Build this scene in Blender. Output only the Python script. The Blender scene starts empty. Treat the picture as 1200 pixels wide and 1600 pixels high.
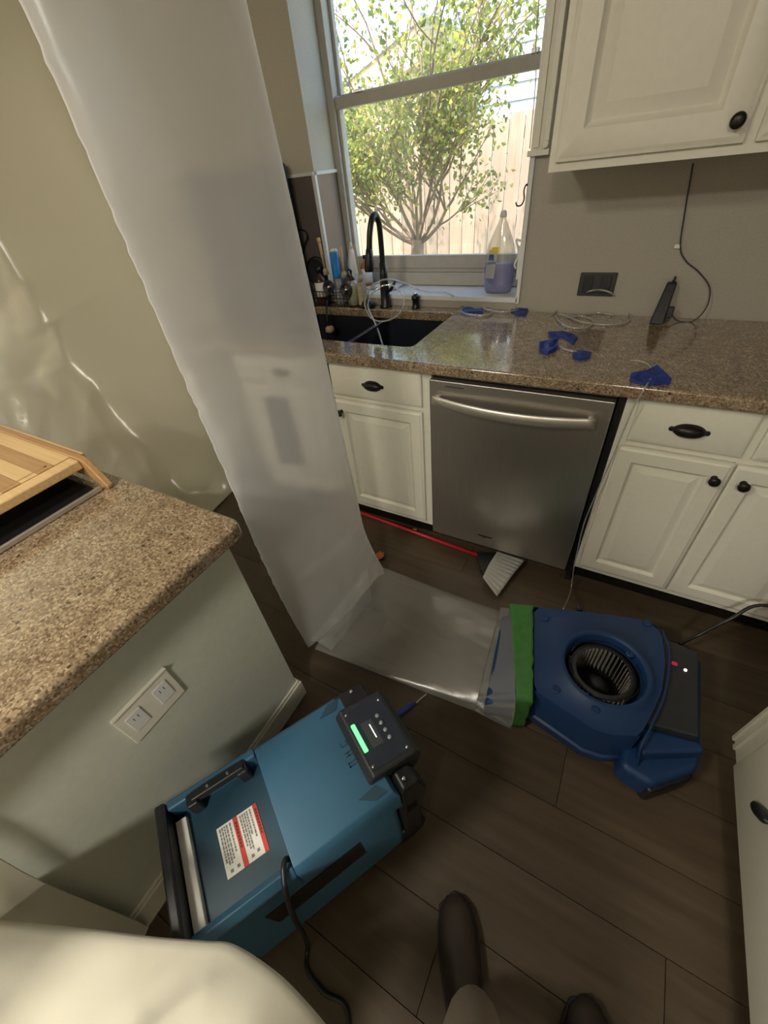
import bpy, bmesh, math, random
from mathutils import Vector, Matrix, noise
random.seed(7)
D = bpy.data
sc = bpy.context.scene
COL = sc.collection
PI = math.pi

# ------------------------------------------------------------------ camera
FPX = 627.47
RM = [[0.871395, 0.481184, -0.09557], [0.253554, -0.608517, -0.751943], [-0.419978, 0.631007, -0.652264]]
CP = Vector((0.57781, -1.91324, 1.44901))
cam_d = D.cameras.new('camera')
cam_d.sensor_fit = 'HORIZONTAL'; cam_d.sensor_width = 36.0; cam_d.lens = FPX / 1200 * 36.0
cam_d.clip_start = 0.02; cam_d.clip_end = 200
cam = D.objects.new('camera', cam_d); COL.objects.link(cam)
r0, r1, r2 = [Vector(r) for r in RM]
M3 = Matrix((r0, -r1, -r2)).transposed()
cam.matrix_world = Matrix.Translation(CP) @ M3.to_4x4()
sc.camera = cam

def at(px, py, ax, val):
    """point of the room seen at a pixel, on the plane x / y / z = val"""
    q = Vector(((px - 600) / FPX, (py - 800) / FPX, 1))
    d = r0 * q.x + r1 * q.y + r2 * q.z
    i = 'xyz'.index(ax)
    return CP + d * ((val - CP[i]) / d[i])

# ------------------------------------------------------------------ world and light
w = D.worlds.new('sky'); sc.world = w; w.use_nodes = True
nt = w.node_tree; nt.nodes.clear()
sky = nt.nodes.new('ShaderNodeTexSky'); sky.sky_type = 'NISHITA'; sky.sun_disc = False
sky.sun_elevation = math.radians(52); sky.sun_rotation = math.radians(200); sky.air_density = 1.0; sky.dust_density = 2.5
bg = nt.nodes.new('ShaderNodeBackground'); bg.inputs[1].default_value = 0.85
wo = nt.nodes.new('ShaderNodeOutputWorld')
nt.links.new(sky.outputs[0], bg.inputs[0]); nt.links.new(bg.outputs[0], wo.inputs[0])
sun_d = D.lights.new('sun', 'SUN'); sun_d.energy = 7.0; sun_d.angle = 0.01; sun_d.color = (1, .95, .86)
sun = D.objects.new('sun', sun_d); COL.objects.link(sun)
sun.rotation_euler = Vector((.22, .45, -.88)).to_track_quat('-Z', 'Y').to_euler()

def area(name, loc, size, power, color, to):
    l = D.lights.new(name, 'AREA'); l.shape = 'DISK'; l.size = size; l.energy = power; l.color = color
    o = D.objects.new(name, l); COL.objects.link(o); o.location = loc
    o.rotation_euler = (Vector(to) - Vector(loc)).to_track_quat('-Z', 'Y').to_euler()
    return o
area('kitchen_fill', (-0.45, -2.75, 2.36), .40, 22.0, (1, .92, .77), (-0.4, -2.75, 0))  # unseen fill light, added to brighten the island side
area('entry_fill', (.75, -3.5, 2.36), .40, 36.0, (1, .94, .82), (.75, -3.5, 0))  # unseen fill added behind the camera to lift the ambient light
area('sheet_backlight', (-2.7, -2.2, 2.36), .40, 38.0, (1, .94, .80), (-2.7, -2.2, 0))  # unseen light added behind the plastic so the sheet glows

sc.view_settings.view_transform = 'Standard'; sc.view_settings.look = 'None'
sc.view_settings.gamma = 1; sc.view_settings.use_curve_mapping = False
sc.view_settings.exposure = 0.44

# ------------------------------------------------------------------ materials
def nodes(m):
    m.use_nodes = True; n = m.node_tree; n.nodes.clear(); return n
def N(n, t, **k):
    x = n.nodes.new(t)
    for a, b in k.items(): setattr(x, a, b)
    return x
def L(n, a, b): n.links.new(a, b)
def ramp(n, src, stops):
    r = N(n, 'ShaderNodeValToRGB'); e = r.color_ramp.elements
    while len(e) < len(stops): e.new(.5)
    for i, (p, c) in enumerate(stops):
        e[i].position = p; e[i].color = (*c, 1)
    L(n, src, r.inputs[0]); return r
def coords(n, scale=(1, 1, 1), kind='Object'):
    tc = N(n, 'ShaderNodeTexCoord'); mp = N(n, 'ShaderNodeMapping'); mp.inputs['Scale'].default_value = scale
    L(n, tc.outputs[kind], mp.inputs[0]); return mp.outputs[0]
def noisetex(n, vec, scale, detail=3, rough=.5):
    x = N(n, 'ShaderNodeTexNoise'); x.inputs['Scale'].default_value = scale; x.inputs['Detail'].default_value = detail
    x.inputs['Roughness'].default_value = rough; L(n, vec, x.inputs['Vector']); return x
def bump(n, h, strength, dist, bs):
    b = N(n, 'ShaderNodeBump'); b.inputs['Strength'].default_value = strength; b.inputs['Distance'].default_value = dist
    L(n, h, b.inputs['Height']); L(n, b.outputs[0], bs.inputs['Normal']); return b
def simple(name, col, rough=.5, metal=0, var=.06, scale=30, bmp=.02, spec=.5, coat=0, stretch=(1, 1, 1), emis=None):
    m = D.materials.new(name); n = nodes(m)
    out = N(n, 'ShaderNodeOutputMaterial'); bs = N(n, 'ShaderNodeBsdfPrincipled')
    v = coords(n, stretch); nz = noisetex(n, v, scale)
    a = tuple(max(0, c * (1 - var)) for c in col); b = tuple(min(1, c * (1 + var)) for c in col)
    r = ramp(n, nz.outputs['Fac'], [(.3, a), (.7, b)]); L(n, r.outputs[0], bs.inputs['Base Color'])
    bs.inputs['Roughness'].default_value = rough; bs.inputs['Metallic'].default_value = metal
    bs.inputs['Specular IOR Level'].default_value = spec; bs.inputs['Coat Weight'].default_value = coat
    if emis: bs.inputs['Emission Color'].default_value = (*emis[0], 1); bs.inputs['Emission Strength'].default_value = emis[1]
    if bmp: bump(n, nz.outputs['Fac'], bmp * 5, .002, bs)
    L(n, bs.outputs[0], out.inputs[0]); return m

M = {}
M['wall'] = simple('greige_wall', (.36, .33, .28), .42, scale=180, bmp=.03)
M['wall_upper'] = simple('cream_wall_paint', (.56, .52, .43), .6, scale=180)
M['wall_left_shaded'] = simple('shaded_cream_wall_paint', (.46, .43, .36), .6, scale=180)  # cream paint darkened to hold the shade of the window reveal
M['ceiling'] = simple('ceiling_paint', (.7, .68, .62), .8, scale=90)
M['white'] = simple('white_cabinet_paint', (.70, .68, .585), .36, var=.02, scale=60, bmp=.01)
M['panel'] = simple('island_panel_paint', (.56, .58, .50), .40, var=.03, scale=60, bmp=.01)
M['frame'] = simple('window_frame_paint', (.44, .42, .37), .5, var=.05)
M['sill'] = simple('white_sill', (.66, .67, .66), .3, var=.03)
M['black'] = simple('black_plastic', (.013, .013, .015), .38, var=.2)
M['black_metal'] = simple('matte_black_metal', (.012, .012, .013), .32, metal=.3, var=.2)
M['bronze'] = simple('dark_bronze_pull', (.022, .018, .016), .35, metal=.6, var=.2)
M['grey_plastic'] = simple('charcoal_plastic', (.024, .027, .030), .5, var=.1)
M['chrome'] = simple('polished_steel', (.75, .75, .73), .2, metal=1, var=.02)
M['handle_steel'] = simple('satin_steel', (.62, .60, .55), .38, metal=.85, var=.02)
M['teal'] = simple('teal_blue_plastic', (.036, .120, .205), .45, var=.07, scale=8, bmp=.01)
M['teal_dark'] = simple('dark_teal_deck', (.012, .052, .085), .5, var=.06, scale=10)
M['blue'] = simple('royal_blue_plastic', (.008, .040, .135), .5, var=.08, scale=9, bmp=.02)
M['green_tape'] = simple('green_tape', (.05, .19, .045), .55, var=.12, scale=40, bmp=.08)
M['blue_tape'] = simple('blue_tape', (.014, .035, .20), .6, var=.3, scale=60, bmp=.08)
M['red'] = simple('red_plastic', (.50, .015, .03), .35)
M['orange'] = simple('orange_scrap', (.62, .20, .08), .7, var=.2, scale=90)
M['paper'] = simple('white_label', (.74, .73, .67), .6, var=.03)
M['ink'] = simple('grey_print', (.20, .20, .19), .7)
M['ink_red'] = simple('red_print', (.55, .05, .03), .6)
M['wood_tool'] = simple('pale_wood', (.52, .36, .19), .55, var=.15, scale=25, stretch=(1, 1, .2))
M['skin'] = simple('skin', (.55, .33, .24), .5, var=.05)
M['khaki'] = simple('khaki_cloth', (.27, .215, .15), .85, var=.08, scale=200, bmp=.05)
M['shirt'] = simple('grey_shirt', (.14, .15, .17), .85, scale=200, bmp=.05)
M['leather'] = simple('brown_leather', (.030, .019, .012), .6, var=.2, scale=40, bmp=.06)
M['hair'] = simple('brown_hair', (.05, .03, .02), .7, var=.3, scale=150)
M['amber'] = simple('amber_glass', (.42, .12, .012), .12, var=.1)
M['dark_amber'] = simple('dark_amber_glass', (.06, .025, .012), .12, var=.1)
M['cap_blue'] = simple('bright_blue_cap', (.02, .25, .68), .4)
M['green_liquid'] = simple('pale_green_soap', (.36, .42, .24), .3)
M['sponge'] = simple('tan_bristles', (.45, .36, .22), .9, var=.25, scale=160, bmp=.2)
M['teal_sponge'] = simple('teal_sponge', (.01, .10, .13), .9, var=.2, scale=160, bmp=.2)
M['yellow'] = simple('yellow_print', (.82, .62, .03), .5)
M['navy'] = simple('navy_print', (.03, .09, .30), .5)
M['dark_blue'] = simple('dark_blue_grey_enamel', (.03, .045, .075), .35)
M['cloth_dark'] = simple('dark_cloth', (.035, .04, .055), .9, scale=150, bmp=.1)
M['sink'] = simple('black_composite', (.010, .012, .018), .32, var=.3, scale=300)
M['bark'] = simple('bark', (.28, .20, .14), .9, var=.3, scale=20, bmp=.3)
M['grass'] = simple('grass_ground', (.30, .34, .16), .95, var=.3, scale=6)
M['siding'] = simple('pale_siding', (.40, .44, .48), .7, var=.03)
M['trim_cream'] = simple('cream_trim', (.52, .44, .32), .7)
M['roof'] = simple('grey_shingles', (.30, .30, .32), .9, var=.2, scale=20)
M['led'] = simple('green_led', (.1, .9, .3), .4, emis=((.10, 1, .16), 2.2))
M['white_led'] = simple('white_lit_text', (.9, .9, .9), .4, emis=((.9, .95, 1), 1.6))
M['red_led'] = simple('red_lit_switch', (.35, .01, .03), .4, emis=((1, .05, .12), .15))
M['lamp'] = simple('fill_lamp_diffuser', (.9, .88, .8), .5, emis=((1, .9, .7), 2.0))  # glow of the added fill lamp bodies

def mat_wood_plank():
    m = D.materials.new('dark_brown_floor_planks'); n = nodes(m)
    out = N(n, 'ShaderNodeOutputMaterial'); bs = N(n, 'ShaderNodeBsdfPrincipled')
    oi = N(n, 'ShaderNodeObjectInfo')
    tc = N(n, 'ShaderNodeTexCoord'); add = N(n, 'ShaderNodeVectorMath', operation='ADD')
    sc_ = N(n, 'ShaderNodeVectorMath', operation='SCALE'); sc_.inputs['Scale'].default_value = 37.0
    cx = N(n, 'ShaderNodeCombineXYZ'); L(n, oi.outputs['Random'], cx.inputs[0]); L(n, oi.outputs['Random'], cx.inputs[1])
    L(n, cx.outputs[0], sc_.inputs[0]); L(n, tc.outputs['Object'], add.inputs[0]); L(n, sc_.outputs[0], add.inputs[1])
    mp = N(n, 'ShaderNodeMapping'); mp.inputs['Scale'].default_value = (1.2, 14, 14); L(n, add.outputs[0], mp.inputs[0])
    nz = noisetex(n, mp.outputs[0], 2.2, 6, .6)
    r = ramp(n, nz.outputs['Fac'], [(.25, (.052, .034, .019)), (.5, (.072, .050, .029)), (.8, (.098, .071, .044))])
    hs = N(n, 'ShaderNodeHueSaturation'); mr = N(n, 'ShaderNodeMapRange'); mr.inputs[3].default_value = .82; mr.inputs[4].default_value = 1.15
    L(n, oi.outputs['Random'], mr.inputs[0]); L(n, mr.outputs[0], hs.inputs['Value']); L(n, r.outputs[0], hs.inputs['Color'])
    L(n, hs.outputs[0], bs.inputs['Base Color'])
    r2_ = ramp(n, nz.outputs['Fac'], [(.2, (.42,) * 3), (.8, (.55,) * 3)]); L(n, r2_.outputs[0], bs.inputs['Roughness'])
    bump(n, nz.outputs['Fac'], .12, .001, bs); L(n, bs.outputs[0], out.inputs[0]); return m
M['plank'] = mat_wood_plank()

def mat_granite():
    m = D.materials.new('speckled_brown_quartz'); n = nodes(m)
    out = N(n, 'ShaderNodeOutputMaterial'); bs = N(n, 'ShaderNodeBsdfPrincipled'); v = coords(n)
    big = noisetex(n, v, 26, 4, .7)
    vo = N(n, 'ShaderNodeTexVoronoi'); vo.inputs['Scale'].default_value = 260; L(n, v, vo.inputs['Vector'])
    sx = N(n, 'ShaderNodeSeparateXYZ'); L(n, vo.outputs['Color'], sx.inputs[0])
    base = ramp(n, sx.outputs[0], [(0, (.11, .068, .04)), (.18, (.19, .13, .078)), (.5, (.27, .20, .125)), (.8, (.34, .26, .165)), (1, (.47, .38, .26))])
    mx = N(n, 'ShaderNodeMix', data_type='RGBA', blend_type='MULTIPLY'); mx.inputs[0].default_value = .75
    cl = ramp(n, big.outputs['Fac'], [(.3, (.5, .45, .4)), (.6, (1, 1, 1))])
    L(n, base.outputs[0], mx.inputs[6]); L(n, cl.outputs[0], mx.inputs[7])
    vo2 = N(n, 'ShaderNodeTexVoronoi'); vo2.inputs['Scale'].default_value = 70; L(n, v, vo2.inputs['Vector'])
    s2 = N(n, 'ShaderNodeSeparateXYZ'); L(n, vo2.outputs['Color'], s2.inputs[0])
    lt = N(n, 'ShaderNodeMath', operation='LESS_THAN'); lt.inputs[1].default_value = .10; L(n, s2.outputs[0], lt.inputs[0])
    ld = N(n, 'ShaderNodeMath', operation='LESS_THAN'); ld.inputs[1].default_value = .26; L(n, vo2.outputs['Distance'], ld.inputs[0])
    mu = N(n, 'ShaderNodeMath', operation='MULTIPLY'); L(n, lt.outputs[0], mu.inputs[0]); L(n, ld.outputs[0], mu.inputs[1])
    mx2 = N(n, 'ShaderNodeMix', data_type='RGBA'); L(n, mu.outputs[0], mx2.inputs[0]); L(n, mx.outputs[2], mx2.inputs[6]); mx2.inputs[7].default_value = (.055, .032, .022, 1)
    L(n, mx2.outputs[2], bs.inputs['Base Color'])
    bs.inputs['Roughness'].default_value = .16; bs.inputs['Specular IOR Level'].default_value = .6; bs.inputs['Coat Weight'].default_value = .7; bs.inputs['Coat Roughness'].default_value = .05; bs.inputs['Coat IOR'].default_value = 1.6
    bump(n, big.outputs['Fac'], .04, .002, bs)
    L(n, bs.outputs[0], out.inputs[0]); return m
M['granite'] = mat_granite()

def mat_steel():
    m = D.materials.new('brushed_stainless'); n = nodes(m)
    out = N(n, 'ShaderNodeOutputMaterial'); bs = N(n, 'ShaderNodeBsdfPrincipled'); v = coords(n, (300, 300, 4))
    nz = noisetex(n, v, 1.5, 2); r = ramp(n, nz.outputs['Fac'], [(.3, (.50, .47, .43)), (.7, (.57, .54, .50))])
    L(n, r.outputs[0], bs.inputs['Base Color']); bs.inputs['Metallic'].default_value = .92; bs.inputs['Roughness'].default_value = .36
    bs.inputs['Anisotropic'].default_value = .5
    bump(n, nz.outputs['Fac'], .05, .0005, bs); L(n, bs.outputs[0], out.inputs[0]); return m
M['steel'] = mat_steel()
M['splash'] = simple('dark_satin_backsplash', (.17, .145, .125), .30, metal=.35, var=.12, scale=5, bmp=.0)

def mat_poly(name, refr, rough, col, transl=.5, gloss=.12, bumps=.3):
    """thin polyethylene film: scatters part of the light, blurs what lies behind it"""
    m = D.materials.new(name); n = nodes(m)
    out = N(n, 'ShaderNodeOutputMaterial'); v = coords(n); nz = noisetex(n, v, 14, 4, .6)
    df = N(n, 'ShaderNodeBsdfDiffuse'); tr = N(n, 'ShaderNodeBsdfTranslucent'); gl = N(n, 'ShaderNodeBsdfGlossy')
    rf = N(n, 'ShaderNodeBsdfRefraction'); rf.inputs['IOR'].default_value = 1.12; rf.inputs['Roughness'].default_value = rough
    for x in (df, tr): x.inputs['Color'].default_value = (*col, 1)
    gl.inputs['Roughness'].default_value = .28; gl.inputs['Color'].default_value = (.9, .9, .9, 1)
    rf.inputs['Color'].default_value = (.97, .97, .97, 1)
    b = N(n, 'ShaderNodeBump'); b.inputs['Strength'].default_value = bumps; b.inputs['Distance'].default_value = .004; L(n, nz.outputs['Fac'], b.inputs['Height'])
    for x in (df, tr, gl): L(n, b.outputs[0], x.inputs['Normal'])
    a = N(n, 'ShaderNodeMixShader'); a.inputs[0].default_value = transl; L(n, df.outputs[0], a.inputs[1]); L(n, tr.outputs[0], a.inputs[2])
    c = N(n, 'ShaderNodeMixShader'); lw = N(n, 'ShaderNodeLayerWeight'); lw.inputs[0].default_value = .5; mr = N(n, 'ShaderNodeMapRange'); mr.inputs[1].default_value = .35; mr.inputs[2].default_value = .95; mr.inputs[3].default_value = refr; mr.inputs[4].default_value = 0; L(n, lw.outputs['Facing'], mr.inputs[0]); L(n, mr.outputs[0], c.inputs[0]); L(n, a.outputs[0], c.inputs[1]); L(n, rf.outputs[0], c.inputs[2])
    d = N(n, 'ShaderNodeMixShader'); d.inputs[0].default_value = gloss; L(n, c.outputs[0], d.inputs[1]); L(n, gl.outputs[0], d.inputs[2])
    L(n, d.outputs[0], out.inputs[0]); return m
M['duct'] = mat_poly('hazy_poly_tube', .60, .25, (.96, .97, 1.0), .52, .05, .12)
M['sheet'] = mat_poly('milky_poly_sheet', .03, .6, (.72, .69, .56), .42, .09, .12)
M['sheet_near'] = mat_poly('milky_poly_sheet_near', .0, .6, (.76, .73, .61), .22, .0, .25)

def mat_clear(name, transp, col, rough=.08, gloss=.15, solid=0.15):
    m = D.materials.new(name); n = nodes(m); out = N(n, 'ShaderNodeOutputMaterial')
    t = N(n, 'ShaderNodeBsdfTransparent'); t.inputs[0].default_value = (*col, 1)
    g = N(n, 'ShaderNodeBsdfGlossy'); g.inputs['Roughness'].default_value = rough
    d = N(n, 'ShaderNodeBsdfDiffuse'); d.inputs[0].default_value = (.62, .62, .6, 1)
    v = coords(n); nz = noisetex(n, v, 18, 4); b = N(n, 'ShaderNodeBump'); b.inputs['Strength'].default_value = .3; b.inputs['Distance'].default_value = .003
    L(n, nz.outputs['Fac'], b.inputs['Height']); L(n, b.outputs[0], g.inputs['Normal'])
    a = N(n, 'ShaderNodeMixShader'); a.inputs[0].default_value = solid; L(n, t.outputs[0], a.inputs[1]); L(n, d.outputs[0], a.inputs[2])
    c = N(n, 'ShaderNodeMixShader'); c.inputs[0].default_value = gloss; L(n, a.outputs[0], c.inputs[1]); L(n, g.outputs[0], c.inputs[2])
    L(n, c.outputs[0], out.inputs[0]); return m
M['clear_sleeve'] = mat_clear('clear_poly_sleeve', 1, (.93, .93, .93), .25, .10, .26)
M['cuff'] = mat_clear('gathered_poly_cuff', 1, (.85, .88, .93), .25, .15, .26)
M['vinyl'] = mat_clear('clear_vinyl_tube', 1, (.92, .92, .9), .08, .22, .34)
M['bottle_clear'] = mat_clear('clear_bottle', 1, (.95, .95, .90), .12, .10, .24)
M['bristle'] = mat_clear('whitish_bristles', 1, (.8, .8, .75), .4, .05, .62)
M['liquid'] = simple('blue_dish_liquid', (.09, .10, .50), .2, var=.08, scale=8)

def mat_glass():
    m = D.materials.new('window_glass'); n = nodes(m); out = N(n, 'ShaderNodeOutputMaterial')
    t = N(n, 'ShaderNodeBsdfTransparent'); g = N(n, 'ShaderNodeBsdfGlossy'); g.inputs['Roughness'].default_value = .02
    d = N(n, 'ShaderNodeBsdfDiffuse'); d.inputs[0].default_value = (.8, .8, .8, 1)
    v = coords(n); nz = noisetex(n, v, 5, 5); r = ramp(n, nz.outputs['Fac'], [(.2, (.03,) * 3), (.9, (.14,) * 3)])
    a = N(n, 'ShaderNodeMixShader'); L(n, r.outputs[0], a.inputs[0]); L(n, t.outputs[0], a.inputs[1]); L(n, d.outputs[0], a.inputs[2])
    c = N(n, 'ShaderNodeMixShader'); c.inputs[0].default_value = .05; L(n, a.outputs[0], c.inputs[1]); L(n, g.outputs[0], c.inputs[2])
    L(n, c.outputs[0], out.inputs[0]); return m
M['glass'] = mat_glass()

def mat_bamboo(dark):
    m = D.materials.new('bamboo_strip'); n = nodes(m); out = N(n, 'ShaderNodeOutputMaterial'); bs = N(n, 'ShaderNodeBsdfPrincipled')
    v = coords(n, (2, 60, 60)); nz = noisetex(n, v, 2, 4)
    a, b = ((.36, .20, .085), (.46, .27, .12)) if dark else ((.60, .40, .18), (.72, .50, .25))
    r = ramp(n, nz.outputs['Fac'], [(.3, a), (.7, b)]); L(n, r.outputs[0], bs.inputs['Base Color']); bs.inputs['Roughness'].default_value = .42
    bump(n, nz.outputs['Fac'], .05, .001, bs); L(n, bs.outputs[0], out.inputs[0]); return m
M['bamboo'] = mat_bamboo(False); M['bamboo_dark'] = mat_bamboo(True)

def mat_picket():
    m = D.materials.new('weathered_cedar_picket'); n = nodes(m); out = N(n, 'ShaderNodeOutputMaterial'); bs = N(n, 'ShaderNodeBsdfPrincipled')
    v = coords(n, (30, 30, 2)); nz = noisetex(n, v, 1.5, 5); oi = N(n, 'ShaderNodeObjectInfo')
    r = ramp(n, nz.outputs['Fac'], [(.25, (.26, .19, .135)), (.75, (.42, .34, .25))])
    hs = N(n, 'ShaderNodeHueSaturation'); mr = N(n, 'ShaderNodeMapRange'); mr.inputs[3].default_value = .75; mr.inputs[4].default_value = 1.1
    L(n, oi.outputs['Random'], mr.inputs[0]); L(n, mr.outputs[0], hs.inputs['Value']); L(n, r.outputs[0], hs.inputs['Color'])
    L(n, hs.outputs[0], bs.inputs['Base Color']); bs.inputs['Roughness'].default_value = .9; L(n, bs.outputs[0], out.inputs[0]); return m
M['picket'] = mat_picket()

def mat_leaf():
    m = D.materials.new('yellow_green_leaf'); n = nodes(m); out = N(n, 'ShaderNodeOutputMaterial')
    g = N(n, 'ShaderNodeNewGeometry'); r = ramp(n, g.outputs['Random Per Island'], [(0, (.12, .18, .05)), (.5, (.27, .33, .10)), (.85, (.46, .48, .12)), (1, (.66, .58, .14))])
    d = N(n, 'ShaderNodeBsdfDiffuse'); t = N(n, 'ShaderNodeBsdfTranslucent'); L(n, r.outputs[0], d.inputs[0]); L(n, r.outputs[0], t.inputs[0])
    a = N(n, 'ShaderNodeMixShader'); a.inputs[0].default_value = .45; L(n, d.outputs[0], a.inputs[1]); L(n, t.outputs[0], a.inputs[2]); L(n, a.outputs[0], out.inputs[0]); return m
M['leaf'] = mat_leaf()

# ------------------------------------------------------------------ mesh helpers
class MB:
    def __init__(s): s.v = []; s.f = []
    def add(s, vs, fs):
        b = len(s.v); s.v += [Vector(v) for v in vs]; s.f += [tuple(b + i for i in f) for f in fs]; return s
    def box(s, a, b):
        x0, y0, z0 = (min(a[i], b[i]) for i in range(3)); x1, y1, z1 = (max(a[i], b[i]) for i in range(3))
        return s.add([(x0, y0, z0), (x1, y0, z0), (x1, y1, z0), (x0, y1, z0), (x0, y0, z1), (x1, y0, z1), (x1, y1, z1), (x0, y1, z1)],
                     [(0, 3, 2, 1), (4, 5, 6, 7), (0, 1, 5, 4), (1, 2, 6, 5), (2, 3, 7, 6), (3, 0, 4, 7)])
    def prism(s, pts, z0, z1, f=None):
        """pts 2-D outline, f maps (a, b, c) to a point"""
        f = f or (lambda a, b, c: (a, b, c)); n = len(pts)
        vs = [f(p[0], p[1], z0) for p in pts] + [f(p[0], p[1], z1) for p in pts]
        return s.add(vs, [tuple(range(n - 1, -1, -1)), tuple(range(n, 2 * n))] + [(i, (i + 1) % n, n + (i + 1) % n, n + i) for i in range(n)])
    def tube(s, pts, r, n=8, caps=True):
        pts = [Vector(p) for p in pts]; rs = r if isinstance(r, (list, tuple)) else [r] * len(pts)
        t0 = (pts[1] - pts[0]).normalized(); u = t0.orthogonal().normalized(); rings = []
        for i, p in enumerate(pts):
            t = ((pts[min(i + 1, len(pts) - 1)]) - pts[max(i - 1, 0)]).normalized()
            u = (u - t * u.dot(t)); u = u.normalized() if u.length > 1e-6 else t.orthogonal().normalized(); w_ = t.cross(u)
            rings.append([p + (u * math.cos(2 * PI * k / n) + w_ * math.sin(2 * PI * k / n)) * rs[i] for k in range(n)])
        vs = [v for rg in rings for v in rg]; fs = []
        for i in range(len(pts) - 1):
            for k in range(n): fs.append((i * n + k, i * n + (k + 1) % n, (i + 1) * n + (k + 1) % n, (i + 1) * n + k))
        if caps: fs += [tuple(range(n - 1, -1, -1)), tuple(range((len(pts) - 1) * n, len(pts) * n))]
        return s.add(vs, fs)
    def lathe(s, prof, o=(0, 0, 0), n=24, ax=(0, 0, 1), sx=1, sy=1, caps=True):
        ax = Vector(ax).normalized(); u = ax.orthogonal().normalized() if abs(ax.z) < .999 else Vector((1, 0, 0)); w_ = ax.cross(u); o = Vector(o)
        vs = []; fs = []
        for r, h in prof:
            for k in range(n):
                a = 2 * PI * k / n; vs.append(o + ax * h + u * (r * sx * math.cos(a)) + w_ * (r * sy * math.sin(a)))
        for i in range(len(prof) - 1):
            for k in range(n): fs.append((i * n + k, i * n + (k + 1) % n, (i + 1) * n + (k + 1) % n, (i + 1) * n + k))
        if caps: fs += [tuple(range(n - 1, -1, -1)), tuple(range((len(prof) - 1) * n, len(prof) * n))]
        return s.add(vs, fs)
    def grid(s, fn, nu, nv, cu=False):
        vs = [fn(i / (nu - (0 if cu else 1)), j / (nv - 1)) for j in range(nv) for i in range(nu)]; fs = []
        for j in range(nv - 1):
            for i in range(nu if cu else nu - 1):
                i2 = (i + 1) % nu; fs.append((j * nu + i, j * nu + i2, (j + 1) * nu + i2, (j + 1) * nu + i))
        return s.add(vs, fs)
    def build(s, name, mat, parent=None, bevel=0, smooth=None, seg=2, sub=0, recalc=True):
        me = D.meshes.new(name); me.from_pydata([tuple(v) for v in s.v], [], s.f); me.update()
        if recalc:
            bm = bmesh.new(); bm.from_mesh(me); bmesh.ops.recalc_face_normals(bm, faces=bm.faces); bm.to_mesh(me); bm.free()
        me.materials.append(mat if not isinstance(mat, str) else M[mat])
        o = D.objects.new(name, me); COL.objects.link(o)
        if smooth is None: smooth = bevel > 0
        if smooth:
            for p in me.polygons: p.use_smooth = True
        if bevel:
            b = o.modifiers.new('bevel', 'BEVEL'); b.width = bevel; b.segments = seg; b.limit_method = 'ANGLE'; b.angle_limit = math.radians(35); b.harden_normals = True
        if sub:
            b = o.modifiers.new('sub', 'SUBSURF'); b.levels = sub; b.render_levels = sub
        if parent is not None:
            o.parent = parent; o.matrix_parent_inverse = Matrix.Translation(-parent.location)
        return o

def spline(pts, k=8):
    P = [Vector(p) for p in pts]; P = [P[0] * 2 - P[1]] + P + [P[-1] * 2 - P[-2]]; out = []
    for i in range(1, len(P) - 2):
        a, b, c, d = P[i - 1:i + 3]
        for j in range(k):
            t = j / k; out.append(.5 * ((2 * b) + (c - a) * t + (2 * a - 5 * b + 4 * c - d) * t * t + (3 * b - a - 3 * c + d) * t ** 3))
    out.append(P[-2]); return out

def empty(name, loc, label=None, cat=None, group=None):
    o = D.objects.new(name, None); COL.objects.link(o); o.location = loc; o.empty_display_size = .05
    return tag(o, label, cat, group)
def tag(o, label=None, cat=None, group=None, kind=None):
    if label: o['label'] = label
    if cat: o['category'] = cat
    if group: o['group'] = group
    if kind: o['kind'] = kind
    return o
def lab(o, label): o['label'] = label; return o
def struct(o): o['kind'] = 'structure'; return o
def text(name, s, size, mat, parent, M4, ext=.0004):
    c = D.curves.new(name, 'FONT'); c.body = s; c.size = size; c.extrude = ext; c.align_x = 'CENTER'; c.align_y = 'CENTER'; c.resolution_u = 2
    t = D.objects.new(name, c); COL.objects.link(t); bpy.context.view_layer.update()
    me = D.meshes.new_from_object(t.evaluated_get(bpy.context.evaluated_depsgraph_get())); D.objects.remove(t)
    me.materials.clear(); me.materials.append(M[mat]); me.transform(M4)
    o = D.objects.new(name, me); COL.objects.link(o); o.parent = parent
    o.matrix_parent_inverse = Matrix.Translation(-parent.location) if parent else Matrix()
    return o
def basis(o, u, v):
    u = Vector(u).normalized(); v = Vector(v).normalized(); w_ = u.cross(v)
    return Matrix.Translation(Vector(o)) @ Matrix((u, v, w_)).transposed().to_4x4()

# ------------------------------------------------------------------ room shell
X0, X1, Y0, ZC = -3.3, 1.75, -4.5, 2.5
WX0, WX1, WZ0, WZ1, WY = -.84, .12, .952, 2.22, .2      # window recess
fl = struct(MB().box((X0, Y0, -.08), (X1, 0, -.008)).build('floor', 'bronze'))
pw, plen = .18, 1.22
plank_me = {}
def floor_planks():
    y = -.02; row = 0
    while y > -4.4:
        x = X0 + .01 - (row * .47) % plen
        while x < X1 - .01:
            a = max(x, X0 + .01); b = min(x + plen, X1 - .01)
            if b - a > .03:
                key = round(b - a, 3)
                if key not in plank_me:
                    q = MB().box((0, -pw + .0012, -.012), (b - a - .0012, 0, 0)).build('plank', 'plank', fl, bevel=.0009, seg=1)
                    plank_me[key] = q
                else:
                    q = plank_me[key].copy(); COL.objects.link(q)
                q.location = (a, y, random.uniform(-.0003, .0003))
            x += plen
        y -= pw; row += 1
floor_planks()
struct(MB().box((X0, Y0, ZC), (X1, WY + .05, ZC + .1)).build('ceiling', 'ceiling'))
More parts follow.
